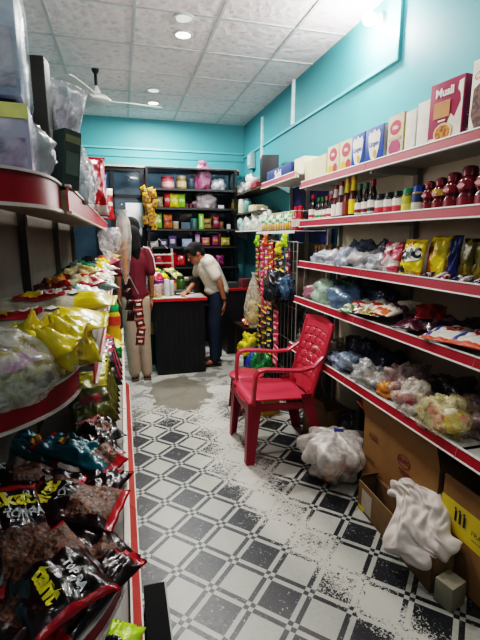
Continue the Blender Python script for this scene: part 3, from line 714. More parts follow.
# filled clear bag near the chair
def big_bag():
    t = thing('carrier_bag', 'full crumpled greyish clear bag on the floor right of the red chair', 'plastic bag', (1.23, 2.22, 0))
    prof = [(.06, .0), (.12, .012), (.145, .05), (.145, .09), (.16, .12), (.20, .15), (.215, .19), (.205, .235), (.17, .265), (.12, .285), (.07, .30), (.01, .305)]
    def mk(k, sd): return MB().lathe([(r*k, z*k+.004) for r, z in prof], 72, fold=.30, seed=sd, ff=3.2)
    o = obj('bag_film', mk(1, 3), film('#d2ccc6', .62, .25, 14), t, ang=180)
    md = o.modifiers.new('ss', 'SUBSURF'); md.levels = md.render_levels = 1
    cb = MB(); R_ = random.Random(4)
    for i in range(10): lump(cb, (R_.uniform(-.08, .08), R_.uniform(-.08, .08), .04+.08*R_.random()), (.06, .055, .045), i, .3, 14, 9, i % 4, False)
    obj('contents', cb, [mat('#9a5a48', .6), mat('#b59a88', .6), mat('#c0a878', .6), mat('#a8a4a0', .6)], t, ang=180)
    lb = MB(); lb.add([(-.02, -.03, .298), (.04, -.045, .29), (.055, .01, .315), (.0, .03, .32)], [(0, 1, 2, 3)])
    obj('blue_label', lb, [mat('#2a2a6a', .4)], t, smooth=False)
big_bag()
# clutter beneath the shelves behind the chair
open_box('cardboard_box', 'tan box with two dark hand holes standing behind the chair', (1.42, 2.74, 0), RZ+.2, .28, .2, .27, (.4, None, None, .6), base=mat('#8a6a3c', .8), marks=[('rect', BLK, -.05, .13, .016, .05, {'rot': -.3}), ('rect', BLK, .04, .11, .016, .05, {'rot': -.3})])
open_box('cardboard_box', 'yellow open box under the chair against the hanging packets', (1.14, 3.33, 0), RZ+.25, .22, .16, .20, (.2, None, None, None), base=mat('#b59a22', .7), marks=[('rect', mat('#3a3018', .6), 0, .10, .07, .02)])
und = [(1.52, 2.46, .15, .13, .30, '#3a3f46', 'dark grey bag sagging under the lowest shelf behind the clear bag'), (1.47, 2.98, .14, .13, .22, '#4a3d38', 'brown bag on the floor under the far end of the shelf'),
       (1.44, 2.28, .07, .07, .18, '#6a5a48', 'olive brown sack upright beside the big brown box'), (1.56, 2.18, .1, .07, .34, '#2a3038', 'dark bag wedged against the left side of the big box')]
for i, (x, y, a, b_, h, c, lb) in enumerate(und):
    plastic_bag('storage_bag', lb, (x, y, 0), (a*.8, b_*.8, h*.7), c, .9, seed=200+i, contents=[mat(c, .7)], cat='bag', ncont=2, amp=.35)
pouch_o, hf = pouch('orange_packet', .10, .14, .03, [gloss('#c9552a'), gloss('#d8cdbf')], lambda u, v: 1 if u > .5 else 0, 12, 12, 3, loc=(1.36, 2.09, .495), rot=(.5, .3, .4))
tag(pouch_o, 'orange and white packet lying on top of the big brown box', 'packet')

# ------------------------------------------------------------------ red plastic armchair
CH = mat('#bb3a4b', .30, 0, .10, 5, .05, 60); CHD = mat('#8e1830', .4, 0, .12, 6)  # CH is lightened, the pinkish highlight of the seat put into its colour
def ribbon(mb, pts, wd, th, side=Vector((1, 0, 0)), mi=0):
    P = [Vector(p) for p in pts]; vs = []; fs = []; n = len(P)
    W = wd if isinstance(wd, (list, tuple)) else [wd]*n
    for i, p in enumerate(P):
        t = (P[min(i+1, n-1)]-P[max(i-1, 0)]).normalized(); s = (side-t*side.dot(t)).normalized(); u = t.cross(s)
        h = W[i]/2; k = th/2
        for a, b in ((-h, -k), (-h*.8, -k*1.5), (h*.8, -k*1.5), (h, -k), (h, k), (h*.8, k*1.3), (-h*.8, k*1.3), (-h, k)): vs.append(p+s*a+u*b)
    for i in range(n-1):
        for k in range(8): fs.append((i*8+k, i*8+(k+1) % 8, (i+1)*8+(k+1) % 8, (i+1)*8+k))
    fs += [tuple(range(7, -1, -1)), tuple(range((n-1)*8, n*8))]
    return mb.add(vs, fs, mi)
chair = thing('plastic_armchair', 'red plastic armchair with a woven-pattern back in the aisle', 'chair', (1.00, 2.74, 0), (0, 0, RZ-.02))
vs = []; fs = []; nx, ny = 20, 20
for j in range(ny+1):
    for i in range(nx+1):
        u = -1+2*i/nx; v = j/ny
        y = -.25+.46*v; hw = .235-.035*v
        z = .445-.035*v-.022*(1-u*u)*math.sin(min(1, v*1.15)*PI)
        if v < .12: z -= .05*(1-v/.12)**2
        if abs(u) > .85: z += .012*(abs(u)-.85)/.15
        vs.append((hw*u, y, z))
for j in range(ny):
    for i in range(nx): a = j*(nx+1)+i; fs.append((a, a+1, a+nx+2, a+nx+1))
o = obj('seat', MB().add(vs, fs), CH, chair, ang=180)
md = o.modifiers.new('th', 'SOLIDIFY'); md.thickness = .012
obj('seat_apron', ribbon(ribbon(ribbon(MB(), [(-.22, -.242, .385), (0, -.252, .375), (.22, -.242, .385)], .05, .008, Vector((0, 0, 1))),
    [(-.225, -.25, .39), (-.205, .2, .37)], .05, .008, Vector((0, 0, 1))), [(.225, -.25, .39), (.205, .2, .37)], .05, .008, Vector((0, 0, 1))), CHD, chair)
# backrest: woven panel with slits
def bpos(u, v):
    y = .20+.135*v+.035*(1-u*u)*(1-.3*v); z = .40+.50*v+.02*(1-u*u)*v
    return ((.20+.018*v)*u, y, z)
vs = []; fs = []; nx, ny = 40, 72
def blk(i, j):
    jj = j-14; row = jj//8; ii = i-4+(4 if row % 2 else 0)
    return ii, jj, (4 <= i <= nx-4 and 14 <= j < ny-8)
for j in range(ny+1):
    for i in range(nx+1):
        x, y, z = bpos(-1+2*i/nx, j/ny)
        ii, jj, ok = blk(i, j)
        if ok: y -= .009*(math.sin(PI*(ii % 8)/8)*math.sin(PI*(jj % 8)/8))**.6
        vs.append((x, y, z))
for j in range(ny):
    for i in range(nx):
        ii, jj, ok = blk(i, j)
        if ok and i < nx-5:
            if jj % 8 == 0 and 1 <= ii % 8 <= 6: continue
            if ii % 8 == 0 and 2 <= jj % 8 <= 6: continue
        a = j*(nx+1)+i; fs.append((a, a+1, a+nx+2, a+nx+1))
o = obj('backrest', MB().add(vs, fs), CH, chair, ang=180)
md = o.modifiers.new('th', 'SOLIDIFY'); md.thickness = .008; md.offset = 0
rim = MB()
for s in (-1, 1): ribbon(rim, [Vector(bpos(s*.97, k/8)) for k in range(9)], .035, .014, Vector((s, .35, 0)))
ribbon(rim, [Vector(bpos(-1+2*k/10, 1))+Vector((0, .004, 0)) for k in range(11)], .045, .014, Vector((0, .25, 1)))
obj('back_frame', rim, CH, chair)
for s in (-1, 1):
    obj('armrest', ribbon(MB(), [(s*.215, .275, .70), (s*.235, .20, .645), (s*.25, .09, .635), (s*.255, -.04, .65), (s*.252, -.14, .66), (s*.248, -.185, .652), (s*.245, -.205, .62), (s*.24, -.212, .52), (s*.232, -.215, .42)],
        [.035, .045, .055, .055, .055, .055, .055, .05, .05], .014), CH, chair)
    def lleg(top, bot, w0, w1, sx, sy):
        mb = MB(); T = Vector(top); B = Vector(bot)
        for (dx, dy) in ((-sx, 0), (0, -sy)):
            pt = [(T.x, T.y), (T.x+dx*w0, T.y+dy*w0)]; pb = [(B.x, B.y), (B.x+dx*w1, B.y+dy*w1)]
            n = Vector((-dy, dx))*.004 if dx else Vector((dy, 0))*.004
            n = Vector((0, .005)) if dx else Vector((.005, 0))
            v = []
            for (p, z) in ((pb, B.z), (pt, T.z)):
                for q in p: v += [(q[0]-n.x, q[1]-n.y, z), (q[0]+n.x, q[1]+n.y, z)]
            mb.add(v, [(0, 1, 3, 2), (4, 6, 7, 5), (0, 2, 6, 4), (1, 5, 7, 3), (0, 4, 5, 1), (2, 3, 7, 6)])
        return mb
    obj('leg', lleg((s*.235, -.243, .43), (s*.250, -.262, 0), .085, .05, s, -1), CHD, chair, smooth=False)
    obj('leg', lleg((s*.205, .215, .45), (s*.245, .30, 0), .085, .05, s, 1), CHD, chair, smooth=False)
# low round stool behind
st = thing('plastic_stool', 'low round red plastic stool behind the armchair', 'stool', (1.00, 3.42, 0))
obj('seat', MB().lathe([(.13, .30), (.15, .305), (.152, .325), (.135, .335), (.03, .332)], 28), CH, st)
for a in range(4):
    th = PI/4+a*PI/2; c, s = math.cos(th), math.sin(th)
    obj('leg', ribbon(MB(), [(c*.125, s*.125, .31), (c*.165, s*.165, 0)], [.09, .06], .008, Vector((-s, c, 0))), CHD, st)
obj('ring', MB().lathe([(.138, .17), (.142, .17), (.142, .19), (.137, .19)], 28), CHD, st)

# ------------------------------------------------------------------ left gondola with rounded end
def deck_poly(cx, cy, r, back=-.40, n=26):
    pts = [(cx+r*math.cos(-PI*k/n), cy+r*math.sin(-PI*k/n)) for k in range(n+1)]
    return pts
def fascia(mb, path, z0, z1, closed=False):
    """red strip with pale lips along a plan path (outer side = right of travel)"""
    n = len(path); off = []
    for i in range(n):
        a = Vector(path[max(i-1, 0)]); b = Vector(path[min(i+1, n-1)]); t = (b-a).normalized(); off.append(Vector((t.y, -t.x)))
    def band(za, zb, d0, d1, mi):
        vs = []; fs = []
        for p, o in zip(path, off):
            p = Vector(p)
            for d, z in ((d0, za), (d1, za), (d1, zb), (d0, zb)): q = p+o*d; vs.append((q.x, q.y, z))
        for i in range(n-1):
            for k in range(4): fs.append((i*4+k, i*4+(k+1) % 4, (i+1)*4+(k+1) % 4, (i+1)*4+k))
        fs += [(0, 1, 2, 3), (4*n-1, 4*n-2, 4*n-3, 4*n-4)]
        mb.add(vs, fs, mi)
    band(z0+.004, z1-.004, 0, .004, 0); band(z1-.005, z1, -.002, .009, 1); band(z0, z0+.006, -.002, .009, 1)
    return mb
LC = (-.40, 1.02)
RLEV = [('A', 1.20, .285, .06, .32), ('B', .70, .37, .05, .37), ('C', 1.60, .275, .062, .29), ('base', .17, .40, .06, .40)]
LDK = mat('#85807a', .55, 0, .1, 6)
FAS = [mat('#8f1424', .35, 0, .12, 7), mat('#ccc4bb', .4, 0, .05)]
endu = thing('rounded_shelf_end', 'rounded end unit of the left shelving with curved red rails, nearest the camera', 'shelf unit', (LC[0], LC[1], 0))
obj('post', MB().box(-.02, .02, -.02, .0, 0, 1.72), UPR, endu, smooth=False)
def se(c, e): return math.copysign(abs(c)**e, c)
for nm, z, r, h, r2_ in RLEV:
    ex = .55 if nm == 'C' else 1
    arc = [(r*se(math.cos(-PI*k/40), ex), r*se(math.sin(-PI*k/40), ex)) for k in range(41)][::-1]
    s = obj('shelf_board', MB().prism(arc, z-.012, z), LDK, endu, ang=30)
    obj('price_rail', fascia(MB(), arc, z+.012-h, z+.012), FAS, s, ang=50)
def lmodule(y0, y1, label):
    t = thing('gondola_unit', label, 'shelf unit', (LC[0], y0, 0)); L = y1-y0
    obj('back_panel', MB().box(-.012, .0, .01, L-.01, .10, 1.66), mat('#5f5a52', .6, 0, .15, 5), t, smooth=False)  # panel and uprights toned dark, the low light on this side put into colour
    for y in (0, L-.02): obj('upright', MB().box(.0, .03, y, y+.02, 0, 1.70), mat('#4c4842', .5), t, smooth=False)
    for nm, z, r_e, h, r in RLEV:
        s = obj('shelf_board', MB().box(.03, r, .003, L-.003, z-.012, z), LDK, t, smooth=False)
        if nm == 'base':
            # slanted rail facing up into the aisle
            mb = MB(); M = Matrix.Translation((r, 0, z+.008)) @ Matrix.Rotation(math.radians(42), 4, 'Y')
            mb.box(0, .004, .003, L-.003, -.005, .052, 0, Matrix.Translation((r-.028, 0, z+.045)) @ Matrix.Rotation(math.radians(142), 4, 'Y'))
            mb.box(r-.034, r-.026, .003, L-.003, z, z+.05, 1).box(r+.001, r+.008, .003, L-.003, z-.05, z+.006, 1)
            obj('price_rail', mb, [mat('#b8453f', .35, 0, .15, 9), FAS[1]], s, smooth=False)
        else: obj('price_rail', fascia(MB(), [(r, .003), (r, L-.003)], z+.012-h, z+.012), [mat('#c23a48', .35, 0, .12, 9), FAS[1]], s, smooth=False)
    return t
lmodule(1.02, 1.95, 'left shelving bay just behind the rounded end')
lmodule(1.95, 2.88, 'left shelving bay in the middle of the row')
lm = lmodule(2.88, 3.82, 'left shelving bay farthest down the aisle')
obj('hook_rod', MB().tube([(.30, .93, 1.23), (.42, .99, 1.23), (.525, 1.0, 1.0)], .005, 8).tube([(.36, .93, 1.72), (.42, .80, 1.76)], .005, 8), STEEL, lm)

# --- top shelf C (z 1.60) goods
ZCc = 1.602
BXW = film('#d5dde0', .35, .15, 12)
def wrapped(label, loc, w, d, h, c1, c2, c3, rotz, seed, k=1.06, am=.05):
    t = thing('wrapped_pack', label, 'packet', loc, (0, 0, rotz))
    mb = MB().box(-w/2, w/2, -d/2, d/2, 0, h, b=.012)
    obj('pack_body', mb, mat(c1, .35, 0, .25, 9, col2=c3), t)
    flat('rect', FRONT @ Matrix.Translation((0, 0, d/2)), mat(c2, .4, 0, .2, 20), t, 0, h*.88, w*.49, h*.10, name='printed_band')
    flat('rect', FRONT @ Matrix.Translation((0, 0, d/2)), mat('#7a5f80', .4, 0, .5, 22, col2='#b0a8b8'), t, w*.12, h*.30, w*.34, h*.22, name='printed_picture')
    mb = MB(); mb.box(-w/2*k, w/2*k, -d/2*k, d/2*k, -.0, h*1.01, b=.02) if k < 1.1 else lump(mb, (.01, 0, h*.48), (w*.62, d*.62, h*.56), seed, am, 40, 24, 0, False, 2.0)
    obj('plastic_wrap', mb, BXW, t, ang=180)
wrapped('blue and white wrapped pack stacked highest on the near left shelf', (-.262, .90, ZCc+.125), .22, .16, .20, '#d3e0e8', '#dfe0a0', '#96a4c0', .1, 3)
wrapped('wrapped pack with a yellow top band under the blue and white one', (-.255, .90, ZCc), .22, .16, .118, '#d3d1d8', '#e0dc7a', '#a5a3b6', .1, 5, 1.2, .14)
carton('carton', 'tall black box behind the clear bag on the top left shelf', 'box', .05, .07, .285, mat('#3a3630', .5, 0, .2, 10), (-.175, 1.12, ZCc), PI/2-.1, [('rect', mat('#5b5a45', .5), 0, .09, .02, .05)])
o, hf = pouch('clear_bag', .105, .28, .09, [film('#eef0f2', .55, .2, 30)], None, 30, 44, 12, .5, loc=(-.138, 1.20, ZCc+.138), rot=(PI/2-.08, .22, .25))
tag(o, 'tall crumpled clear plastic bag rising above the top left shelf', 'plastic bag')
o2, hf = pouch('contents', .09, .22, .05, [mat('#b9b4c0', .5, 0, .3, 30)], None, 14, 18, 13, .5, parent=o, loc=(0, -.02, 0))
plastic_bag('clear_bag', 'smaller knotted clear bag leaning out beside the dark green carton', (-.105, 1.45, ZCc), (.04, .06, .10), '#dfe6ea', .38, seed=17, contents=[mat('#b0b8bd', .5)], amp=.3, n=40, ncont=3)
carton('carton', 'dark grey-green carton tilted at the edge of the top left shelf', 'box', .042, .048, .128, mat('#47514b', .5, 0, .1, 9), (-.118, 1.08, ZCc+.004), 0, [('rect', mat('#8a8a6a', .5), 0, .108, .018, .008), ('rect', mat('#66726a', .5), 0, .055, .016, .025)], rot=(0, .13, PI/2-.9))
plastic_bag('clear_bag', 'clear packet of pale goods on the top left shelf before the red packets', (-.15, 1.85, ZCc), (.05, .12, .13), '#d8dde0', .45, seed=19, contents=[mat('#c9b49a', .5), mat('#8a8f96', .5)], amp=.3, n=36, ncont=5)
def lstand(name, label, x, y, w, l, t_, mats, pat, seed, z=ZCc, rz=PI/2, tilt=-.1, **k):
    return stand_pack(name, label, y, x, w, l, t_, mats, pat, z, tilt, seed, rz=rz, **k)
lstand('snack_packet', 'tall glossy red packet on the top left shelf', -.13, 2.30, .16, .28, .06, [gloss('#9c1420'), gloss('#c9b8b0')], lambda u, v: 1 if v < -.7 else 0, 21, rz=.35)
lstand('snack_packet', 'blue packet just behind the tall red one on the top left shelf', -.12, 2.44, .14, .22, .05, [gloss('#2c4a80'), gloss('#b8b0b0')], lambda u, v: 1 if abs(v) < .2 else 0, 22, rz=.35)
lstand('snack_packet', 'red and white packet farthest on the top left shelf', -.11, 2.95, .16, .20, .05, [gloss('#b81c1c'), gloss('#d9cdbb')], lambda u, v: 1 if v > .55 or (abs(v) < .15) else 0, 23, rz=.3)
lstand('snack_packet', 'orange and white packet between the red ones on the top left shelf', -.13, 2.66, .13, .16, .05, [gloss('#c9c0b8'), gloss('#b8542a')], lambda u, v: 1 if v > .1 else 0, 24, rz=.35)
pp, hf = flatpack('flat reddish packet lying at the edge of the top left shelf', -.15, 2.10, .10, .2, .03, [gloss('#a8402c'), gloss('#c9b8a8')], lambda u, v: 1 if abs(u) < .2 else 0, 25, ZCc, .1)

# --- shelf A (z 1.20)
ZA = 1.202
GREENISH = [mat('#a09a58', .6, 0, .4, 30), mat('#b5a860', .6, 0, .3, 30), mat('#77783c', .6, 0, .3, 30)]
plastic_bag('snack_bag', 'rounded clear bag of greenish crisps with a violet band, nearest on the left', (-.275, .84, ZA), (.155, .105, .093), '#d8d4c8', .30, seed=31, cs=.2, contents=GREENISH, amp=.10, n=64, ncont=70, cat='snack bag')
b = [o for o in COL.objects if o.name.startswith('snack_bag')][0]
vb = MB(); vs = []; fs = []
for k in range(31):
    th = -PI*.9+PI*1.1*k/30
    for q, (rr, z) in enumerate(((.80, .094), (.95, .074))): vs.append((.150*rr*math.cos(th)*.86, .105*rr*math.sin(th)*.86, z+.004*math.sin(k)))
for k in range(30): fs.append((2*k, 2*k+1, 2*k+3, 2*k+2))
obj('violet_band', vb.add(vs, fs), mat('#8a5a80', .35, 0, .2, 20), b, ang=180)
YLW = gloss('#d6bd12', .08); CLR = mat('#c5b890', .3, 0, .2, 30, .4, 30, coat=.3, col2='#b39f6c'); WHP = gloss('#cfc7b4', .08); RDP = mat('#b01c2c', .35)
def snackpat(u, v): return 0 if v > .52 else (1 if u < -.30 and v < .3 else 2)
def longpack(label, x, y, z, rz, rx, seed, w=.19, l=.44, t_=.085, ry=0):
    o, hf = pouch('snack_pouch', w, l, t_, [YLW, CLR, WHP], snackpat, 26, 44, seed, .16, loc=(x, y, z), rot=(rx, ry, rz))
    tag(o, label, 'snack packet', 'long yellow-ended snack pouches')
    on_pouch(o, hf, RDP, .02, .015, 'ell', .045, b=.072, lift=.004, name='red_emblem')
    s_ = MB(); st_ = []
    for k in range(20):
        a = k*PI/10; r_ = (.032 if k % 2 == 0 else .018); st_.append((.02+r_*math.cos(a), -.005+r_*1.1*math.sin(a)))
    s_.add([(x_, y_, hf(x_, y_)+.008) for x_, y_ in st_]+[(.02, -.005, hf(.02, -.005)+.010)], [(k, (k+1) % 20, 20) for k in range(20)])
    obj('yellow_star', s_, YEL, o, ang=180)
    on_pouch(o, hf, W_, .02, .045, size=.034, txt='TOP', rot=PI/2, bold=.002, lift=.009)
    on_pouch(o, hf, mat('#1d2440', .5), .02, .108, 'ell', .016, b=.020, lift=.004, seg=4); on_pouch(o, hf, W_, .02, .108, 'ell', .011, b=.014, lift=.007, seg=4)
    return o
longpack('long snack pouch with a crumpled yellow end, nearer of the two', -.275, 1.13, ZA+.070, -PI/2, .10, 2, w=.24, l=.47)
longpack('long snack pouch with a bright yellow end, farther of the two', -.25, 1.37, ZA+.085, -PI/2-.03, .10, 5, w=.22, l=.46)
o, hf = pouch('snack_pouch', .14, .20, .08, [YLW, gloss('#6a3a1c')], lambda u, v: 1 if abs(u+.2) < .35 and abs(v+.2) < .22 else 0, 24, 28, 41, .7, loc=(-.165, .905, ZA+.065), rot=(.5, .25, -PI/2-.2))
tag(o, 'crumpled all-yellow pouch with a brown picture drooping at the curved shelf edge', 'snack packet')
o, hf = pouch('snack_pouch', .13, .17, .07, [YLW], None, 24, 26, 44, .75, loc=(-.145, .985, ZA+.07), rot=(-.2, .5, -PI/2+.3))
tag(o, 'crumpled plain yellow pouch squeezed beside the drooping one', 'snack packet')
gA = 'mixed packets on the middle left shelf'
for i, (x, y, w, l, c1, c2, rz, rx, lb) in enumerate([
    (-.26, 1.68, .18, .26, '#8f1420', '#d8b23a', -1.2, .15, 'glossy red packet with a gold patch lying flat'), (-.20, 1.95, .17, .24, '#a31c24', '#d9c9a0', -1.0, .25, 'red packet with a pale stripe'),
    (-.15, 1.83, .15, .20, '#7fa9a6', '#c9d2cc', -.9, -.2, 'pale teal packet at the shelf edge'), (-.14, 2.12, .15, .22, '#9cb5a8', '#dfe0cf', -1.2, -.15, 'pale mint packet at the shelf edge'),
    (-.30, 2.10, .18, .24, '#6d1018', '#c98a3a', -1.3, .3, 'dark red packet at the back'), (-.25, 2.35, .16, .24, '#b59a5a', '#e0d0a0', -1.1, .35, 'beige stick-shaped packet'),
    (-.18, 2.42, .14, .24, '#c9b070', '#8f3a24', -.9, .2, 'cream packet with a rust stripe'), (-.27, 2.62, .18, .24, '#1f6a50', '#c9d0b0', -1.2, .4, 'dark green packet'),
    (-.16, 2.68, .15, .22, '#d8d5c8', '#b83a3a', -1.0, .2, 'white packet with a red stripe'), (-.28, 2.88, .18, .26, '#22282c', '#6a7a70', -1.2, .5, 'black packet standing at the back'),
    (-.17, 2.98, .16, .24, '#c9c4b4', '#e0c83a', -1.0, .3, 'pale packet with a yellow stripe'), (-.15, 3.22, .16, .26, '#b03a4a', '#e0c23a', -1.0, .4, 'pink packet with a yellow stripe'),
    (-.26, 3.25, .16, .26, '#2a3a34', '#8a9a8a', -1.2, .5, 'dark grey-green packet'), (-.15, 3.5, .16, .26, '#c9a83a', '#a83a2a', -1.0, .5, 'yellow packet farthest down the shelf')]):
    o, hf = pouch('snack_packet', w, l, .06, [gloss(c1), gloss(c2)], (lambda u, v: 1 if abs(v-.1) < .3 and abs(u) < .75 else 0), 16, 18, 300+i, .5, loc=(x, y, ZA+.055+.02*(i % 2)+abs(rx)*.06), rot=(rx, .12, rz))
    tag(o, lb+', middle left shelf', 'snack packet', gA)

# --- shelf B (z .70): noodle and crisp packets
ZB = .702
MAR = gloss('#26070c', .3); NOOD = mat('#6e4226', .5, 0, .4, 110, .7, 110, coat=.12, col2='#2c170e'); BLP = gloss('#14100f'); RDG = gloss('#a01420', .12)
TEALP = gloss('#0f5a66', .12)
def nood(u, v): return 3 if abs(v) > .86 or u > .86 else (1 if v < -.02 and u > -.72 else (2 if abs(v-.42) < .34 and abs(u) < .82 else 0))
def noodle(label, x, y, z, rz, rx, ry, seed, w=.20, l=.27, txt='akat'):
    o, hf = pouch('noodle_packet', w, l, .065, [MAR, NOOD, BLP, RDG], nood, 30, 38, seed, .22, loc=(x, y, z), rot=(rx, ry, rz))
    tag(o, label, 'snack packet', 'maroon noodle packets on the lower left shelf')
    on_pouch(o, hf, mat('#d6c81e', .4), 0, .075, size=.062, txt=txt, bold=.0025, lift=.005)
    on_pouch(o, hf, mat('#c9c9cc', .4), .015, .03, size=.027, txt='TOP RA', bold=.001, lift=.005)
    return o
noodle('maroon packet with yellow lettering and a window of brown noodles, beside the teal packet', -.165, 1.135, ZB+.075, -PI/2+PI-.25+0, .12, .05, 51)
def nood2(u, v): return 3 if abs(u) > .88 else (1 if u < -.12 and v > -.75 else (2 if abs(v-.15) < .6 and u > .0 else 0))
o, hf = pouch('noodle_packet', .28, .18, .06, [MAR, NOOD, BLP, RDG], nood2, 40, 28, 54, .25, loc=(-.185, .87, ZB+.085), rot=(.1, .05, -1.05))
tag(o, 'maroon packet lying along the curved rail, its noodle window turned up', 'snack packet', 'maroon noodle packets on the lower left shelf')
on_pouch(o, hf, mat('#d6c81e', .4), .05, -.02, size=.05, txt='tant', bold=.0025, lift=.005)
on_pouch(o, hf, mat('#c9c9cc', .4), .06, .032, size=.024, txt='TOP RA', bold=.001, lift=.005)
noodle('maroon packet at the left photo edge with yellow lettering', -.34, 1.10, ZB+.09, PI/2-.05, .1, .1, 57)
noodle('maroon packet in the shaded lower left corner', -.27, .79, ZB+.05, 2.5, .0, .15, 59, txt='tnt')
noodle('maroon packet wedged upright behind the others', -.27, .98, ZB+.12, .6, .5, .3, 61, w=.17, txt='akat')
noodle('maroon packet half hidden behind the left teal packet', -.36, 1.33, ZB+.07, PI/2+.2, .2, .1, 63)
def tealpat(u, v): return 1 if abs(v) > .84 else (2 if v < -.35 and abs(u) < .6 and u > -.4 else 0)
o, hf = pouch('crisp_packet', .15, .30, .075, [TEALP, RDG, NOOD], tealpat, 24, 34, 66, .4, loc=(-.175, 1.44, ZB+.07), rot=(.25, .1, PI/2-.45))
tag(o, 'teal crisp packet with red sealed ends, larger one', 'snack packet')
on_pouch(o, hf, mat('#c99a3a', .4), -.01, .06, 'ell', .018, b=.02, lift=.004); on_pouch(o, hf, mat('#a3c0c4', .4), .0, .0, size=.045, txt='Sev', lift=.005)
o, hf = pouch('crisp_packet', .13, .22, .06, [TEALP, RDG, NOOD], tealpat, 20, 26, 67, .4, loc=(-.33, 1.52, ZB+.07), rot=(.3, 0, PI/2-.5))
tag(o, 'teal crisp packet with red sealed ends, smaller one farther left', 'snack packet')
on_pouch(o, hf, mat('#c99a3a', .4), 0, .0, 'ell', .02, b=.02, lift=.004)
o, hf = pouch('crisp_packet', .12, .18, .05, [gloss('#1d1718'), NOOD, gloss('#b06a70')], lambda u, v: 1 if u*u+v*v < .3 else (2 if v > .6 else 0), 18, 20, 68, .4, loc=(-.115, 1.66, ZB+.05), rot=(.2, .1, .7))
tag(o, 'black packet with a round brown noodle picture at the shelf edge', 'snack packet')
for i in range(6):
    o, hf = pouch('crisp_packet', .20, .22, .05, [gloss('#4a4a1a'), gloss('#9a8f2a'), gloss('#7a2a30')], lambda u, v: 1 if v > .45 else (2 if abs(v) < .15 and abs(u) < .5 else 0), 16, 20, 70+i, .35,
        loc=(-.16, 1.80+.072*i, ZB+.115), rot=(.95, 0, .45))
    tag(o, '%s olive and gold packet from the camera, leaning row, lower left shelf' % ORD[i], 'snack packet', 'leaning olive packets')
for i in range(5):
    c = [('#2a1c20', '#c07a90'), ('#8a2a40', '#d8c8b0'), ('#1d1d1d', '#b8a83a'), ('#a84a60', '#e0d8c8'), ('#2a2420', '#c9785a')][i]
    o, hf = pouch('crisp_packet', .18, .20, .05, [gloss(c[0]), gloss(c[1])], lambda u, v: 1 if u*u+(v-.3)**2 < .25 else 0, 14, 18, 80+i, .4, loc=(-.13, 2.27+.085*i, ZB+.11), rot=(.9, .1, .5))
    tag(o, ['black packet with a pink oval', 'crimson packet with a cream oval', 'black packet with an olive oval', 'rose packet with a white oval', 'brown-black packet with a peach oval'][i]+' in the row on the lower left shelf', 'snack packet', 'dark and pink packets')
for i, (y, c) in enumerate(((2.78, '#0f7a2c'), (2.92, '#128a34'))):
    t = thing('roll_packet', ['bright green rolled packet, nearer one, pointing at the aisle', 'bright green rolled packet, farther one, pointing at the aisle'][i], 'packet', (-.19, y, ZB+.045), (0, 0, 0))
    obj('roll_body', MB().tube([(-.14, 0, 0), (-.06, 0, 0), (.05, 0, 0), (.10, 0, 0), (.13, 0, .0), (.155, 0, 0)], [.035, .04, .042, .036, .012, .024], 16), [gloss(c)], t)
    obj('pale_band', MB().tube([(-.05, 0, 0), (.0, 0, 0)], .0428, 16), gloss('#d8dc8a'), t)
for i, (y, c1, c2, lb) in enumerate(((3.05, '#d8cfa0', '#c9b43a', 'pale yellow packet lying before the oil bottle'), (3.16, '#d9c86a', '#b83a3a', 'yellow packet with a red stripe beside the oil bottle'), (3.55, '#c9c0a0', '#7a9a4a', 'beige packet beyond the oil bottle'))):
    o, hf = pouch('snack_packet', .18, .22, .05, [gloss(c1), gloss(c2)], lambda u, v: 1 if abs(v) < .2 else 0, 14, 16, 90+i, .4, loc=(-.14, y, ZB+.06), rot=(.25, .1, .8)); tag(o, lb, 'packet')
t = thing('oil_bottle', 'plastic bottle of yellow oil with a wide green cap at the far shelf edge', 'bottle', (-.09, 3.30, ZB))
obj('bottle_body', MB().lathe([(.045, 0), (.055, .01), (.055, .10), (.048, .12), (.055, .14), (.055, .22), (.04, .25)], 20), mat('#c9a21c', .15, coat=.5), t)
obj('cap', MB().lathe([(.042, .245), (.046, .26), (.046, .30), (.03, .325), (.01, .33)], 20), mat('#2f9a5a', .3), t)
obj('paper_label', MB().lathe([(.0556, .145), (.0556, .215)], 20), mat('#b8402c', .5, 0, .3, 40), t)
for i, (x, y, z_, rz, w_, l_, lb) in enumerate(((-.115, 1.01, .035, .5, .16, .22, 'dark maroon packet lying flat beside the curved rail'), (-.10, 1.27, .03, -.4, .14, .20, 'dark maroon packet lying flat before the larger teal packet'),
    (-.12, 1.56, .03, .3, .15, .18, 'plum black packet lying under the noodle picture packet'), (-.27, 1.30, .05, 1.2, .18, .24, 'black glossy packet between the teal and maroon packets'), (-.10, .865, .03, -.75, .11, .24, 'slim dark packet pressed along the curved rail'), (-.25, .72+.05, .03, .9, .12, .14, 'dark packet lowest in the near left corner'), (-.13, 1.74, .03, .1, .16, .16, 'dark packet before the leaning olive row'))):
    o, hf = pouch('crisp_packet', w_, l_, .05, [gloss('#1c0a0d'), RDG, NOOD], lambda u, v: 1 if abs(v) > .86 else (2 if v < -.2 and abs(u) < .6 else 0), 18, 22, 430+i, .4, loc=(x, y, ZB+z_), rot=(.08, .05, rz))
    tag(o, lb+', lower left shelf', 'snack packet', 'dark filler packets on the lower left shelf')
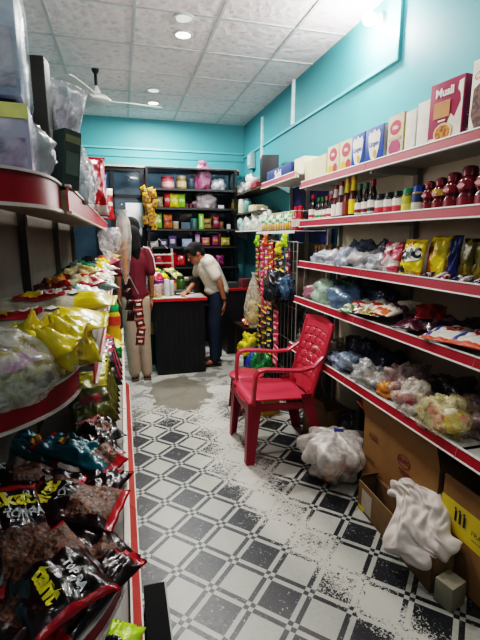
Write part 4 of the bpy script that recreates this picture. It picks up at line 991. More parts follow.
# base shelf
o, hf = pouch('crisp_packet', .12, .18, .05, [gloss('#241c22'), gloss('#a8cc2a'), gloss('#2f5a9a')], lambda u, v: 1 if v > .35 else (2 if u > .6 else 0), 18, 20, 95, .4, loc=(-.075, 1.16, .235), rot=(.15, .15, -.4))
tag(o, 'dark packet with a lime green corner on the lowest left shelf', 'snack packet')
for i in range(6):
    o, hf = pouch('crisp_packet', .18, .24, .07, [gloss(['#3a1c20', '#22302a', '#4a3a20'][i % 3]), gloss('#7a6a4a')], lambda u, v: 1 if abs(v) < .2 else 0, 12, 14, 400+i, .4, loc=(-.22, 1.25+.24*i, .235), rot=(.1, 0, .4*(i % 3)))
    tag(o, '%s dark packet from the camera deep on the lowest left shelf' % ORD[i], 'snack packet', 'dark packets on the lowest left shelf')
# black plinth box on the floor
t = thing('black_box', 'slim black box standing on the floor at the foot of the left shelf', 'box', (.066, 1.33, 0), (0, 0, 0))
obj('box_body', MB().box(-.05, .034, -.25, .22, 0, .10, b=.002), mat('#040507', .95), t)
obj('edge_strip', MB().box(.034, .040, -.25, .22, 0, .102), mat('#77787c', .4), t, smooth=False)

# hanging bag and sachets at the far end of the left shelving
t = thing('hanging_bag', 'long clear bag with an orange stick hanging from the far end of the left shelf', 'plastic bag', (.02, 3.60, 1.68))
obj('bag_film', MB().lathe([(.008, -.56), (.03, -.46), (.05, -.32), (.062, -.18), (.055, -.06), (.03, 0), (.05, .03)], 30, fold=.12, seed=5), film('#cfc8c0', .35, .3, 5), t, ang=180)
obj('contents', MB().tube([(-.005, 0, -.53), (.0, 0, -.2)], [.008, .035], 12), mat('#c27a34', .5, 0, .2, 10), t)
t = thing('clear_wrapper', 'loose clear wrapper arching out over the middle left shelf edge', 'plastic bag', (-.07, 2.9, 1.53))
obj('bag_film', MB().lathe([(.02, -.18), (.06, -.10), (.07, -.02), (.05, .03)], 24, fold=.25, seed=8), film('#dad7d6', .3, .15, 14), t, ang=180)
SB = [mat('#5a2418', .35, 0, .2, 20, coat=.3), mat('#a33a2a', .35), mat('#d8d0c4', .4)]
def sachet_strip(label, loc, n, w, h, mats, rz, seed, group, name='sachet_strip', tilt=0):
    t = thing(name, label, 'sachet strip', loc, (0, tilt, rz), group)
    first = None
    for k in range(n):
        m = mats[k % len(mats)] if isinstance(mats[0], list) else mats
        if first is None or isinstance(mats[0], list):
            o, hf = pouch('sachet', w, h*.96, .018, m, lambda u, v: 1 if abs(v) > .72 else (2 if abs(v) < .22 and abs(u) < .6 and len(m) > 2 else 0), 8, 8, seed+k, .5, t, ((k*37 % 7-3)*.0022, 0, -h*(k+.5)), (PI/2, ((seed+k*31) % 11-5)*.045, 0))
            first = o
        else:
            o = first.copy(); COL.objects.link(o); o.parent = t; o.location = ((k*37 % 7-3)*.0022, 0, -h*(k+.5)); o.rotation_euler = (PI/2, ((seed+k*31) % 11-5)*.045, 0)
    obj('hook_loop', MB().tube([(0, 0, -.01), (0, .0, .03)], .002, 6), STEEL, t)
    return t
sachet_strip('strip of brown sachets with red seals hanging at the end of the left shelving', (.125, 3.88, .95), 5, .085, .085, SB, .2, 500, 'sachets at the left shelf end')
sachet_strip('strip of dark brown sachets hanging closer to the shelf, behind the first', (.045, 3.90, 1.15), 4, .08, .10, [mat('#2a1410', .35), mat('#4a1c18', .4), mat('#2a1410', .35)], .4, 520, 'sachets at the left shelf end')

# ------------------------------------------------------------------ wire rack and hanging goods, far right
def P4(y0, y1): return y0
t = thing('wire_shelf', 'white wire basket shelf on the far bay filled with green and orange packets', 'rack', (1.37, 3.30, 1.55))
LW = 1.02
wm = MB(); fr = MB()
for z in (0, .11, .16): fr.tube([(0, 0, z), (0, LW, z)], .003, 6)
for y in (0, LW): fr.tube([(0, y, 0), (.28, y, 0)], .003, 6).tube([(0, y, .16), (.28, y, .16)], .003, 6)
for k in range(26): wm.tube([(0, k*LW/25, .16), (0, k*LW/25, 0), (.28, k*LW/25, 0)], .0018, 5)
obj('basket_frame', fr, mat('#dcdcd8', .4), t); obj('wire_grid', wm, mat('#d8d8d4', .4), t)
obj('edge_strip', MB().box(-.006, .0, 0, LW, -.02, .0), mat('#d9d4cc', .5), t, smooth=False)
for i in range(16):
    c1, c2 = [('#2f9a3a', '#e0e4d8'), ('#e0a82c', '#3fa050'), ('#e8e6d8', '#2f8f4a'), ('#e0902c', '#f0e6c0')][i % 4]
    r_ = i % 2
    o, hf = stand_pack('instant_packet', '%s %s packet from the right in the wire basket' % (ORD[i//2], ['front', 'back row'][r_]), 3.55+.103*(i//2), 1.43+.09*r_, .11, .15+.03*r_, .035, [gloss(c1), gloss(c2), gloss('#e0982c')],
        lambda u, v: 1 if abs(v-.25) < .25 else (2 if v < -.3 and u > -.3 else 0), z=1.555, tilt=-.15, seed=600+i, nx=8, ny=10, group='packets in the wire basket')
for i, (y, c) in enumerate(((3.33, '#a01428'), (3.42, '#b82434'))):
    bottle('sauce_bottle', ['red sauce bottle inside the wire basket, right one', 'red sauce bottle inside the wire basket, left one'][i], 'bottle', [(.03, 0), (.036, .008), (.036, .11), (.02, .14), (.016, .16)], [(.02, .155), (.02, .19), (.013, .195)], (.0368, .03, .09),
           mat(c, .3, coat=.3), mat('#c01c2c', .4), mat('#d9c8c0', .5), (1.43, y, 1.555), 'red bottles in the wire basket')
# wire stand with hanging strips
t = thing('wire_stand', 'tall wire display grid carrying hanging sachet strips, behind the chair', 'rack', (1.40, 3.30, 0))
fr = MB(); wm = MB()
for y in (0, 1.05): fr.tube([(0, y, 0), (0, y, 1.46)], .006, 8)
fr.tube([(0, 0, 1.46), (0, 1.05, 1.46)], .006, 8).tube([(0, 0, .02), (0, 1.05, .02)], .006, 8)
for z in (.3, .6, .9, 1.1, 1.2, 1.3, 1.38): wm.tube([(0, 0, z), (0, 1.05, z)], .0025, 6)
for k in range(1, 12): wm.tube([(0, k*1.05/12, .02), (0, k*1.05/12, 1.46)], .0025, 6)
for y in (0, 1.05): fr.tube([(-.12, y, .01), (.12, y, .01)], .006, 8)
obj('frame', fr, mat('#a9a8a4', .4, .3), t); obj('wire_grid', wm, mat('#b4b2ae', .4, .3), t)
PK = [('#c2344f', '#d97a8a', '#e6d8d0'), ('#a3283a', '#8ab04a', '#d9b0a0'), ('#d0486a', '#e0c84a', '#f0e0e0'), ('#b8322c', '#e09a3a', '#d8d0c0'), ('#2a2c3c', '#d8b82a', '#c9c0b0'), ('#7a2038', '#3f3a5a', '#d8c8c0'), ('#3a3034', '#c9a02c', '#a83a4a')]
sp = [(4.28, 1.42, 9, .075, .085, 1, 'dusty red strip at the left end of the wire grid', .0), (4.12, 1.44, 10, .085, .09, 0, 'pink strip, second from the left on the wire grid', 0),
      (3.98, 1.41, 7, .08, .10, 2, 'rose strip with yellow seals near the middle of the wire grid', .04), (3.86, 1.45, 8, .09, .09, 3, 'brick red strip with orange seals on the wire grid', 0),
      (3.72, 1.40, 6, .08, .09, 6, 'dark strip with amber seals on the wire grid', .0), (3.58, 1.42, 4, .10, .10, 4, 'navy and yellow strip on the right half of the wire grid', .0), (3.42, 1.40, 4, .08, .11, 5, 'plum strip at the right end of the wire grid', 0)]
for i, (y, z, n, w, h, c, lb, ti) in enumerate(sp):
    w *= 1.45
    sachet_strip('hanging sachets, '+lb, (1.365, y, z), n, w, h, [gloss(k) for k in PK[c]], RZ, 700+10*i, None, tilt=ti)
for i, (y, z, n, w, c) in enumerate(((4.02, .84, 7, .14, 4), (3.86, .80, 7, .15, 6), (3.70, .86, 6, .14, 4), (3.52, .86, 5, .15, 0))):
    sachet_strip(['lower strip of navy and yellow sachets beside the hanging yellow bag', 'lower strip of dark and amber sachets, middle of the lower row', 'lower strip of navy sachets right of the amber strip', 'lower strip of crimson sachets nearest the red rail'][i], (1.30, y, z), n, w, .105, [gloss(k) for k in PK[c]], RZ, 800+10*i, None)
for i, (y, z, c, lb) in enumerate(((4.25, 1.46, '#8fc22a', 'lime green packet clipped at the top left of the wire grid'), (4.0, 1.47, '#d9542c', 'orange red packet clipped on top of the wire grid'), (3.48, 1.47, '#a3c62c', 'lime yellow packet clipped at the right of the wire grid'), (3.62, 1.40, '#d9c02c', 'yellow packet clipped beside the lime one at the right'))):
    o, hf = pouch('clip_packet', .13, .12, .04, [gloss(c), gloss('#e8e0a0')], lambda u, v: 1 if abs(u) < .25 and abs(v) < .3 else 0, 12, 12, 850+i, .7, loc=(1.355, y, z), rot=(PI/2, 0, RZ)); tag(o, lb, 'packet')
plastic_bag('storage_bag', 'black shiny bag tied among the strips at the middle of the wire grid', (1.33, 3.62, .93), (.10, .2, .17), '#1c2028', .95, seed=31, contents=[mat('#1a1c22', .5)], cat='bag', ncont=2, amp=.4)
plastic_bag('storage_bag', 'blue and silver packet bunch at the right end of the hanging rack', (1.34, 3.36, .98), (.06, .10, .12), '#34506a', .85, seed=33, contents=[mat('#a9b4bf', .5)], cat='bag', ncont=2, amp=.4)
plastic_bag('storage_bag', 'added tall bundle darkening the gap behind the left half of the wire grid', (1.56, 4.12, 0), (.14, .24, .62), '#1b1d20', .97, seed=36, contents=[BLK], cat='bag', ncont=1, amp=.2)  # this bundle and the next are added to darken the space behind the grid
plastic_bag('storage_bag', 'added tall bundle darkening the gap behind the right half of the wire grid', (1.54, 3.60, 0), (.12, .24, .60), '#241f1e', .97, seed=37, contents=[BLK], cat='bag', ncont=1, amp=.2)
t = thing('hanging_bag', 'clear bag of yellow snacks hanging from the left end of the wire grid', 'plastic bag', (1.27, 4.10, 1.12))
obj('bag_film', MB().lathe([(.03, -.54), (.07, -.50), (.095, -.42), (.095, -.32), (.07, -.18), (.035, -.06), (.012, 0), (.025, .03)], 36, fold=.14, seed=15), film('#d9d3c0', .38, .2, 12), t, ang=180)
cb = MB(); R_ = random.Random(8)
for i in range(12): lump(cb, (R_.uniform(-.03, .03), R_.uniform(-.03, .03), -.47+.18*R_.random()), (.042, .042, .04), i, .3, 12, 8, i % 2, False)
obj('contents', cb, [mat('#c9a02c', .6, 0, .2, 40), mat('#d9b84a', .6)], t, ang=180)
for i, (y, z, c, lb) in enumerate(((4.15, .40, '#d9c81c', 'yellow packet bunch below the hanging yellow bag'), (3.75, .32, '#2a8a4a', 'green packet under the hanging strips'), (3.9, .27, '#2a4aa0', 'blue packet under the hanging strips beside the green one'))):
    plastic_bag('packet_bag', lb, (1.24, y, z-.12), (.09, .11, .16), c, .9, seed=870+i, contents=[mat(c, .5)], cat='packet', ncont=2, amp=.5)

# small shelves on the right wall in the far corner
SHB = mat('#4a4540', .5); WRK = mat('#d0cfc8', .5)
def wall_shelf(label, y0, y1, z, x0=1.50, m=SHB):
    t = thing('wall_shelf', label, 'shelf', (x0, y0, z))
    obj('board', MB().box(0, XR-x0, 0, y1-y0, -.015, 0), m, t, smooth=False)
    for y in (.06, y1-y0-.07): obj('bracket', MB().prism([(0, 0), (XR-x0-.01, 0), (XR-x0-.01, -.12)], 0, .012, M=Matrix.Translation((0, y, -.015)) @ Matrix.Rotation(PI/2, 4, 'X')), STEEL, t, smooth=False)
    return t
wall_shelf('highest dark wall shelf in the far right corner', 4.22, 6.1, 2.05)
wall_shelf('middle wall shelf in the far right corner', 4.7, 6.1, 1.80)
wall_shelf('lowest pale wall shelf in the far right corner', 4.5, 6.1, 1.58, 1.48, WRK)
t = thing('speaker', 'black speaker box on the highest wall shelf in the far corner', 'speaker', (1.60, 4.62, 2.052), (0, 0, RZ-.25))
obj('cabinet', MB().box(-.15, .15, -.09, .09, 0, .30, b=.008), mat('#0d0c12', .5), t)
flat('ell', FRONT @ Matrix.Translation((0, 0, .09)), mat('#0a0a0d', .8), t, -.05, .16, .045, .10, name='speaker_cone', off=.003)
carton('carton', 'low red box lying in front of the black speaker', 'box', .2, .08, .06, mat('#8a2a34', .6), (1.53, 4.86, 2.052), RZ)
def ljar(label, x, y, z, r, h, body, lid, group='jars on the corner shelves', name='jar'):
    root = thing(name, label, 'jar', (x, y, z), (0, 0, 0), group)
    obj('jar_body', MB().lathe([(r*.9, 0), (r, .006), (r, h*.75), (r*.8, h*.84)], 16), body, root); obj('lid', MB().lathe([(r*.86, h*.82), (r*.86, h), (r*.7, h*1.01)], 16), lid, root)
    return root
ljar('tall jar of yellow goods with a pale lid on the middle corner shelf', 1.56, 5.88, 1.802, .07, .21, mat('#b59a3a', .4, 0, .3, 20), WRK)
ljar('pale glass jar right of the yellow jar on the middle corner shelf', 1.56, 5.55, 1.802, .055, .18, mat('#a9a890', .4), WRK)
ljar('teal-tinted jar on the middle corner shelf', 1.56, 5.30, 1.802, .05, .17, mat('#5f8f8a', .3), mat('#3a4a4a', .4))
plastic_bag('cloth_bundle', 'white crumpled bundle on the highest corner shelf, near the speaker', (1.60, 5.22, 2.052), (.10, .14, .13), '#c9c2b8', .97, seed=41, contents=[WRK], cat='bundle', ncont=1)
plastic_bag('cloth_bundle', 'grey crumpled bundle at the far end of the highest corner shelf', (1.60, 5.72, 2.052), (.10, .14, .10), '#8f8f8a', .97, seed=42, contents=[WRK], cat='bundle', ncont=1)
for i, (y, w, h, c, lb) in enumerate(((5.0, .2, .07, '#c9c0a0', 'flat cream box on the middle corner shelf'), (4.85, .12, .05, '#b5a58a', 'small tan box on the middle corner shelf edge'))):
    carton('carton', lb, 'box', w, .14, h, card(c), (1.58, y, 1.802), RZ)
for i, (y, a, h, c, lb) in enumerate(((5.62, .16, .13, '#a9c4c0', 'pale teal bag at the far end of the lowest corner shelf'), (5.28, .14, .12, '#d0d0c6', 'white bag, second from the far end of the lowest corner shelf'), (4.98, .13, .14, '#c9cdbf', 'off-white bag in the middle of the lowest corner shelf'), (4.72, .12, .14, '#dcdcd0', 'white bag nearest the camera on the lowest corner shelf'))):
    plastic_bag('packet_bag', lb, (1.60, y, 1.582), (.09, a, h), c, .9, seed=900+i, contents=[WRK], cat='packet', ncont=2)
plastic_bag('storage_bag', 'brown bundle hanging below the lowest corner shelf', (1.62, 4.62, 1.30), (.10, .14, .19), '#4a3a36', .95, seed=44, contents=[BLK], cat='bag', ncont=1)
for i, (y, z, c, lb) in enumerate(((4.9, 1.30, '#5f6a60', 'grey-green bundle on the corner wall below the shelves'), (4.75, 1.05, '#3a2c2c', 'dark brown bundle hanging low on the corner wall'))):
    plastic_bag('storage_bag', lb, (1.66, y, z), (.07, .13, .16), c, .95, seed=46+i, contents=[BLK], cat='bag', ncont=1)
obj_t = thing('wall_switch', 'small dark meter box hanging high on the back corner wall', 'switch box', (1.755, 5.75, 2.50))
obj('casing', MB().box(-.05, .02, -.07, .07, -.1, .1, b=.006), mat('#8fa9a8', .5), obj_t); obj('cover', MB().box(-.06, -.05, -.05, .05, -.06, .07, b=.003), mat('#c9d4d0', .4), obj_t)

# ------------------------------------------------------------------ back display wall
FRM = mat('#14171b', .35, .2, .15, 8); GLS = mat('#2a3a44', .08, .1, .5, 3, coat=.8)
cab = thing('glazed_partition', 'black framed glass partition across the back wall', 'partition', (0, 6.12, 0))
fr = MB(); 
for x in (-.62, -.28, -.08, .31, 1.0, 1.60): fr.box(x-.025, x+.025, -.02, .02, 0, 2.38)
fr.box(-.9, 1.66, -.025, .025, 2.36, 2.41).box(-.9, 1.66, -.02, .02, 2.02, 2.06).box(-.9, 1.66, -.02, .02, 1.0, 1.05)
obj('frame', fr, FRM, cab, smooth=False)
obj('top_board', MB().box(-.9, 1.66, -.045, .05, 2.41, 2.435), mat('#a39a86', .6, 0, .25, 20), cab, smooth=False)
for a, b_ in ((-.9, -.62), (-.62, -.28), (-.28, -.08), (-.08, .31), (.31, 1.0), (1.0, 1.63)):
    obj('glass_panel', MB().box(a+.01, b_-.01, -.004, .004, .05, 2.38), GLS, cab, smooth=False)
pn = obj('paper_notice', MB().box(-.115, .115, -.002, .002, -.16, .16), mat('#eef3f6', .6, 0, .02), None, (.195, 6.085, 1.79), smooth=False); tag(pn, 'blank pale paper sheet stuck on the dark glass left of the hanging yellow packets', 'notice')
rack = thing('display_rack', 'black shelving rack of goods behind the counter', 'shelf unit', (.33, 5.62, 0))
RW = 1.17
for x in (0, RW-.03): obj('upright', MB().box(x, x+.03, 0, .03, 0, 2.34).box(x, x+.03, .30, .33, 0, 2.34), FRM, rack, smooth=False)
obj('back_board', MB().box(0, RW, .335, .345, 0, 1.33), FRM, rack, smooth=False)
RS = [2.10, 1.865, 1.60, 1.375, 1.11, .6]
for z in RS:
    s = obj('shelf_board', MB().box(.0, RW, .0, .33, z-.02, z), FRM, rack, smooth=False)
    obj('edge_lip', MB().box(0, RW, -.006, 0, z-.022, z+.004), mat('#2b2c2c', .4), s, smooth=False)
obj('top_board', MB().box(0, RW, 0, .33, 2.34, 2.36), FRM, rack, smooth=False)
lamp('rack_light', 'AREA', (.85, 5.2, 2.95), 16, .3, (.9, .95, 1), (0, 0, 0))
def bx_(X): return .33+(X-147)*.0128
def bjar(lb, px, z, r, h, c, lid, y=5.74, lab=None):
    root = thing('jar', lb, 'jar', (bx_(px), y, z+.001), (0, 0, 0), 'tubs and jars on the back rack')
    obj('jar_body', MB().lathe([(r*.9, 0), (r, .006), (r, h*.78), (r*.9, h*.84)], 16), c, root); obj('lid', MB().lathe([(r*.95, h*.82), (r*.95, h), (r*.8, h*1.01)], 16), lid, root)
    if lab: obj('paper_label', MB().lathe([(r+.001, h*.2), (r+.001, h*.6)], 16), lab, root)
def bpack(lb, px, z, w, h, c1, c2, pat=None, y=5.73, seed=1, nm='snack_packet'):
    o, hf = stand_pack(nm, lb, y, bx_(px), w, h, .05, [gloss(c1), gloss(c2)], pat or (lambda u, v: 1 if abs(v) < .25 and abs(u) < .7 else 0), z=z, tilt=-.08, seed=seed, rz=0, nx=8, ny=10, group='packets on the back rack')
z = RS[0]
bjar('red and white sweet tub on the top shelf of the back rack', 169, z, .085, .15, mat('#b05a62', .4, 0, .4, 30), mat('#a01c2c', .4), lab=mat('#d8a8a0', .5))
bjar('amber jar with a metal lid on the top shelf of the back rack', 183, z, .065, .17, mat('#8a6a3a', .3, 0, .4, 25), mat('#b8ac9a', .4), lab=mat('#c9b48a', .5))
bjar('dark blue-grey jar on the top shelf of the back rack', 193, z, .05, .14, mat('#3a4450', .3), mat('#5a6068', .4))
plastic_bag('packet_bag', 'pink and clear bag on the top shelf of the back rack', (bx_(205), 5.75, z+.001), (.11, .08, .2), '#b57a94', .75, seed=950, contents=[mat('#b0386a', .5), mat('#c9a0b0', .5)], cat='packet', knot=True)
plastic_bag('packet_bag', 'white crumpled packet at the right end of the top back shelf', (bx_(221), 5.75, z+.001), (.10, .07, .10), '#c9ccd0', .92, seed=951, contents=[WRK], cat='packet')
z = RS[1]
bpack('pale beige packet on the second back shelf beside the hanging packets', 160, z, .11, .14, '#8a8a70', '#b5a58a', seed=1); bpack('red tube-like packet on the second back shelf', 168, z, .09, .2, '#b8283a', '#d9b8a0', seed=2)
bpack('bright yellow packet on the second back shelf', 175, z, .13, .19, '#d8c41c', '#e8e0a0', seed=3); bpack('lime green packet beside the yellow one on the second back shelf', 182.5, z, .11, .19, '#8ac02c', '#d0e0a0', seed=4)
for i in range(3): bjar('%s tiny dark pot from the left on the second back shelf' % ORD[i], 188+4*i, z, .022, .06, mat('#6a3040', .4), mat('#9a4a4a', .4))
plastic_bag('packet_bag', 'whitish pink bag on the right of the second back shelf', (bx_(208), 5.76, z+.001), (.16, .08, .13), '#b5a8ae', .8, seed=955, contents=[mat('#c9b0b4', .5)], cat='packet')
carton('carton', 'small white card at the right end of the second back shelf', 'box', .08, .03, .05, card('#c9c9c4'), (bx_(223), 5.70, z+.001), 0)
z = RS[2]
bpack('green pouch standing at the left of the third back shelf', 157, z, .15, .2, '#7ab83a', '#dfe8b0', seed=6); bpack('orange-red pouch right of the green one on the third back shelf', 168, z, .13, .19, '#c9642c', '#8a2a2a', seed=7)
bjar('small beige jar on the third back shelf', 176, z, .04, .10, mat('#a99a7a', .4), WRK)
carton('carton', 'blue-grey box in the middle of the third back shelf', 'box', .12, .08, .09, card('#56687a'), (bx_(186), 5.74, z+.001), 0)
bjar('teal lidded jar on the third back shelf', 195, z, .05, .14, mat('#4a6a6a', .4), mat('#2a8a8a', .4))
carton('carton', 'slim lime green upright box on the third back shelf', 'box', .065, .06, .2, mat('#7ac22a', .5), (bx_(202), 5.72, z+.001), 0, [('rect', W_, 0, .1, .01, .07)])
bpack('yellow and blue packet right of the lime box on the third back shelf', 209, z, .12, .14, '#a98a3a', '#34507a', seed=8); bpack('maroon packet on the third back shelf', 218, z, .10, .18, '#8a3040', '#b8848a', seed=9)
bjar('brown jar at the right end of the third back shelf', 224, z, .035, .10, mat('#6a4a3a', .4), mat('#8a6a5a', .4))
carton('carton', 'small white tag box at the right end of the third back shelf', 'box', .05, .03, .07, card('#c9c9c4'), (bx_(231), 5.70, z+.001), 0)
z = RS[3]
for i, (px, w, h, c, lb) in enumerate(((152, .14, .07, '#b0a8a0', 'flat pale box at the left of the fourth back shelf'), (163, .10, .10, '#3a3a52', 'dark violet box on the fourth back shelf'), (172, .10, .14, '#4a3a6a', 'purple box on the fourth back shelf'), (187, .13, .10, '#9ab0e0', 'bright pale blue box in the middle of the fourth back shelf'), (198, .06, .16, '#b08ac0', 'upright lilac box on the fourth back shelf'))):
    carton('carton', lb, 'box', w, .08, h, card(c), (bx_(px), 5.74, z+.001), 0, [('rect', card('#c9c0c8'), 0, h*.5, w*.3, h*.2)])
bpack('rosy packet on the fourth back shelf', 207, z, .13, .12, '#b5606a', '#c9a040', seed=11); bpack('magenta packet on the fourth back shelf', 217, z, .10, .15, '#94406a', '#c98a3a', seed=12)
bpack('yellow-green packet at the right of the fourth back shelf', 228, z, .15, .12, '#b0a83a', '#d8d08a', seed=13)
bjar('dark bottle between the packets on the fourth back shelf', 222, z, .025, .17, mat('#5a2a2a', .4), mat('#c04a3a', .4))
for i, (px, zz, c, lb) in enumerate(((222, 1.112, '#8a2a6a', 'magenta packet on the dark fifth back shelf'), (212, 1.112, '#3a3a4a', 'slate packet on the dark fifth back shelf'), (158, 1.112, '#a01c24', 'bright red tray packet on the fifth back shelf'), (180, 1.112, '#b8242c', 'second bright red tray packet on the fifth back shelf'))):
    bpack(lb, px, zz, .13, .15, c, '#c03038' if i > 1 else '#5a3a4a', seed=20+i)
# hanging yellow packets at left of the rack
t = None
for i in range(3):
    for j in range(5):
        if t is None:
            t, hf = pouch('hanging_packet', .085, .105, .03, [gloss('#b8842a'), gloss('#7a4a2a')], lambda u, v: 1 if abs(v+.1) < .25 and abs(u) < .6 else 0, 8, 10, 5, .5, loc=(0, 0, 0), rot=(PI/2, 0, 0)); o = t
        else: o = t.copy(); COL.objects.link(o)
        o.location = (.315+.045*i+.012*((i*3+j*5) % 4-1.5), 5.52-.03*(i % 2)-.012*((i+2*j) % 3), 2.06-.092*j-.03*i+.01*((j*7+i) % 3)); o.rotation_euler = (PI/2, .15*(i-1)+.16*((i*5+j*3) % 5-2), .3*(i-1))
        tag(o, 'amber packet, %s from the top, %s hanging column beside the back rack' % (ORD[j], ['left', 'middle', 'right'][i]), 'snack packet', 'amber packets hanging left of the back rack')
# small white wire tray stand at left
t = thing('wire_tray_stand', 'small white wire tray stand beside the person in maroon', 'rack', (.28, 5.30, .86))
fr = MB()
for x in (0, .32):
    for y in (0, .15): fr.tube([(x, y, 0), (x, y, .50)], .005, 6)
obj('frame', fr.tube([(.06, 0, .5), (.16, 0, .62), (.26, 0, .5)], .003, 6), WRK, t)
for zz in (.02, .12, .22, .32, .42): obj('tray', MB().box(-.005, .325, -.005, .155, zz, zz+.012), mat('#b5aca0', .5), t, smooth=False)

# ------------------------------------------------------------------ counter
CB = mat('#101318', .42, 0, .25, 5)
ct = thing('counter', 'black front service counter with a red-edged pale top', 'counter', (.585, 4.56, 0))
b = MB().box(-.265, .265, 0, .85, .0, .83)
for k in range(9): b.box(-.26+.0578*k, -.26+.0578*k+.052, -.006, 0, .02, .82)
obj('counter_body', b, CB, ct, smooth=False)
obj('countertop', MB().box(-.305, .285, -.04, .88, .832, .852), mat('#b9b49c', .3, 0, .06, 8, coat=.3), ct, smooth=False)
obj('edge_band', MB().box(-.308, .288, -.046, -.040, .826, .856).box(.285, .290, -.046, .88, .826, .856).box(-.310, -.305, -.046, .88, .826, .856), mat('#b01f2a', .35), ct, smooth=False)
ZT = .853
carton('ledger_books', 'stacked dark ledger books on the counter', 'books', .22, .16, .05, mat('#2c3238', .5), (.66, 4.85, ZT), .1, [('rect', W_, 0, .025, .1, .004)])
carton('notebook', 'flat open notebook on the front right of the counter', 'notebook', .17, .20, .012, mat('#a9adb0', .6), (.72, 4.66, ZT), .25)
carton('notebook', 'sheet pad lying on the front left of the counter', 'notebook', .20, .14, .008, mat('#bfbfb0', .6), (.50, 4.62, ZT), -.1)
ljar('tall white cylindrical tin on the counter', .46, 4.72, ZT, .034, .19, mat('#c0c0c4', .35), mat('#d8d8d8', .4), 'tins and jars on the counter', 'tin')
ljar('second slim pale tin right of the tall white one', .52, 4.76, ZT, .026, .17, mat('#a9aab4', .35), mat('#d8d8d8', .4), 'tins and jars on the counter', 'tin')
ljar('dark green bottle jar on the counter before the person in white', .65, 4.99, ZT, .05, .2, mat('#3a5a2c', .3, 0, .3, 20), mat('#1f3a24', .4), 'tins and jars on the counter')
ljar('clear sweet jar at the left edge of the counter', .35, 4.72, ZT, .05, .13, mat('#a8788a', .3, 0, .5, 40, col2='#c9c27a'), mat('#c9a0a0', .4), 'tins and jars on the counter')
ljar('sweet jar with a purple lid behind the tins', .40, 4.90, ZT, .06, .16, mat('#a89a5a', .3, 0, .4, 40, col2='#7a5a8a'), mat('#6a3a7a', .4), 'tins and jars on the counter')
ljar('amber sweet jar in the middle of the counter', .54, 4.95, ZT, .055, .15, mat('#b58a3a', .3, 0, .4, 40), mat('#c03a3a', .4), 'tins and jars on the counter')
ljar('rear sweet jar with a yellow lid on the counter', .46, 5.12, ZT, .06, .19, mat('#a9a0a0', .3, 0, .5, 40, col2='#b84a4a'), YEL, 'tins and jars on the counter')
for i, (x, y, c1, c2, lb) in enumerate(((.42, 5.2, '#d8d03a', '#3a7a3a', 'yellow packet draped over the jars on the counter'), (.60, 5.2, '#b8b06a', '#5a6a3a', 'olive packet behind the jars on the counter'), (.36, 5.05, '#c0303a', '#d8c8c0', 'red packet at the left rear of the counter'))):
    o, hf = pouch('snack_packet', .18, .24, .06, [gloss(c1), gloss(c2)], lambda u, v: 1 if abs(v) < .2 else 0, 14, 16, 970+i, .5, loc=(x, y, ZT+.215), rot=(.5, 0, .7)); tag(o, lb, 'packet')
t = thing('plastic_basket', 'bright red plastic basket of goods on the fifth back shelf', 'basket', (bx_(169), 5.78, 1.112))
obj('basket_body', MB().lathe([(.09, 0), (.13, .15), (.14, .155), (.128, .15), (.085, .01)], 20), mat('#c01420', .35), t)
cb = MB()
for i in range(8): lump(cb, (R_.uniform(-.07, .07), R_.uniform(-.07, .07), .16), (.04, .04, .035), i, .2, 10, 7, 0, False)
obj('contents', cb, mat('#d0202a', .4), t)
carton('counter_machine', 'pale grey machine with a cream front on the counter beside the person in white', 'machine', .2, .2, .16, mat('#a8a294', .5), (.72, 5.18, ZT), .1, [('rect', mat('#4a4a44', .4), 0, .10, .07, .03)])
carton('carton', 'dark cash box under the arm of the person in white', 'box', .10, .22, .18, mat('#1d1a1a', .4), (.815, 5.05, ZT), 0)
t = thing('bin', 'green plastic bin standing left of the counter', 'bin', (.22, 5.05, 0))
obj('bin_body', MB().lathe([(.10, 0), (.13, .36), (.14, .37), (.125, .36)], 20), mat('#14603a', .4), t)
carton('carton', 'tan carton on top of the green bin', 'box', .2, .16, .12, card('#a98f62'), (.22, 5.05, .372), .1)
# dark side counter behind the woman
sc = thing('side_counter', 'dark side counter with a red top behind the person in white', 'counter', (1.42, 5.22, 0))
obj('counter_body', MB().box(-.16, .34, 0, .36, 0, .83), mat('#191316', .5), sc, smooth=False)
obj('countertop', MB().box(-.20, .345, -.03, .37, .832, .858), mat('#9c2026', .35), sc, smooth=False)
for i, (x, c, lb) in enumerate(((1.36, '#2c3a3a', 'dark teal box on the side counter'), (1.53, '#5a2a30', 'dark red box on the side counter'), (1.66, '#3a3a34', 'olive box on the side counter'))):
    carton('carton', lb, 'box', .13, .12, .07+.04*(i % 2), card(c), (x, 5.32, .859), .2*i)
t = thing('wooden_bench', 'dark low bench under the side counter with packets on it', 'bench', (1.45, 4.75, 0))
obj('bench_top', MB().box(-.14, .26, -.14, .30, .43, .46), mat('#2c1a14', .5, 0, .3, 20), t, smooth=False)
for x, y in ((-.13, -.13), (.22, -.13), (-.13, .26), (.22, .26)): obj('leg', MB().box(x, x+.04, y, y+.035, 0, .43), mat('#2c1a14', .5, 0, .3, 20), t, smooth=False)
for i, (x, y, c, lb) in enumerate(((1.42, 4.80, '#c9542c', 'orange packet on the dark bench'), (1.56, 4.82, '#b8302c', 'red packet on the dark bench'), (1.50, 4.68, '#7a2a2a', 'dark red packet at the front of the dark bench'))):
    o, hf = pouch('snack_packet', .14, .18, .06, [gloss(c), gloss('#d8a03a')], lambda u, v: 1 if abs(v) < .2 else 0, 12, 12, 990+i, .5, loc=(x, y, .50), rot=(.2, 0, i)); tag(o, lb, 'packet')

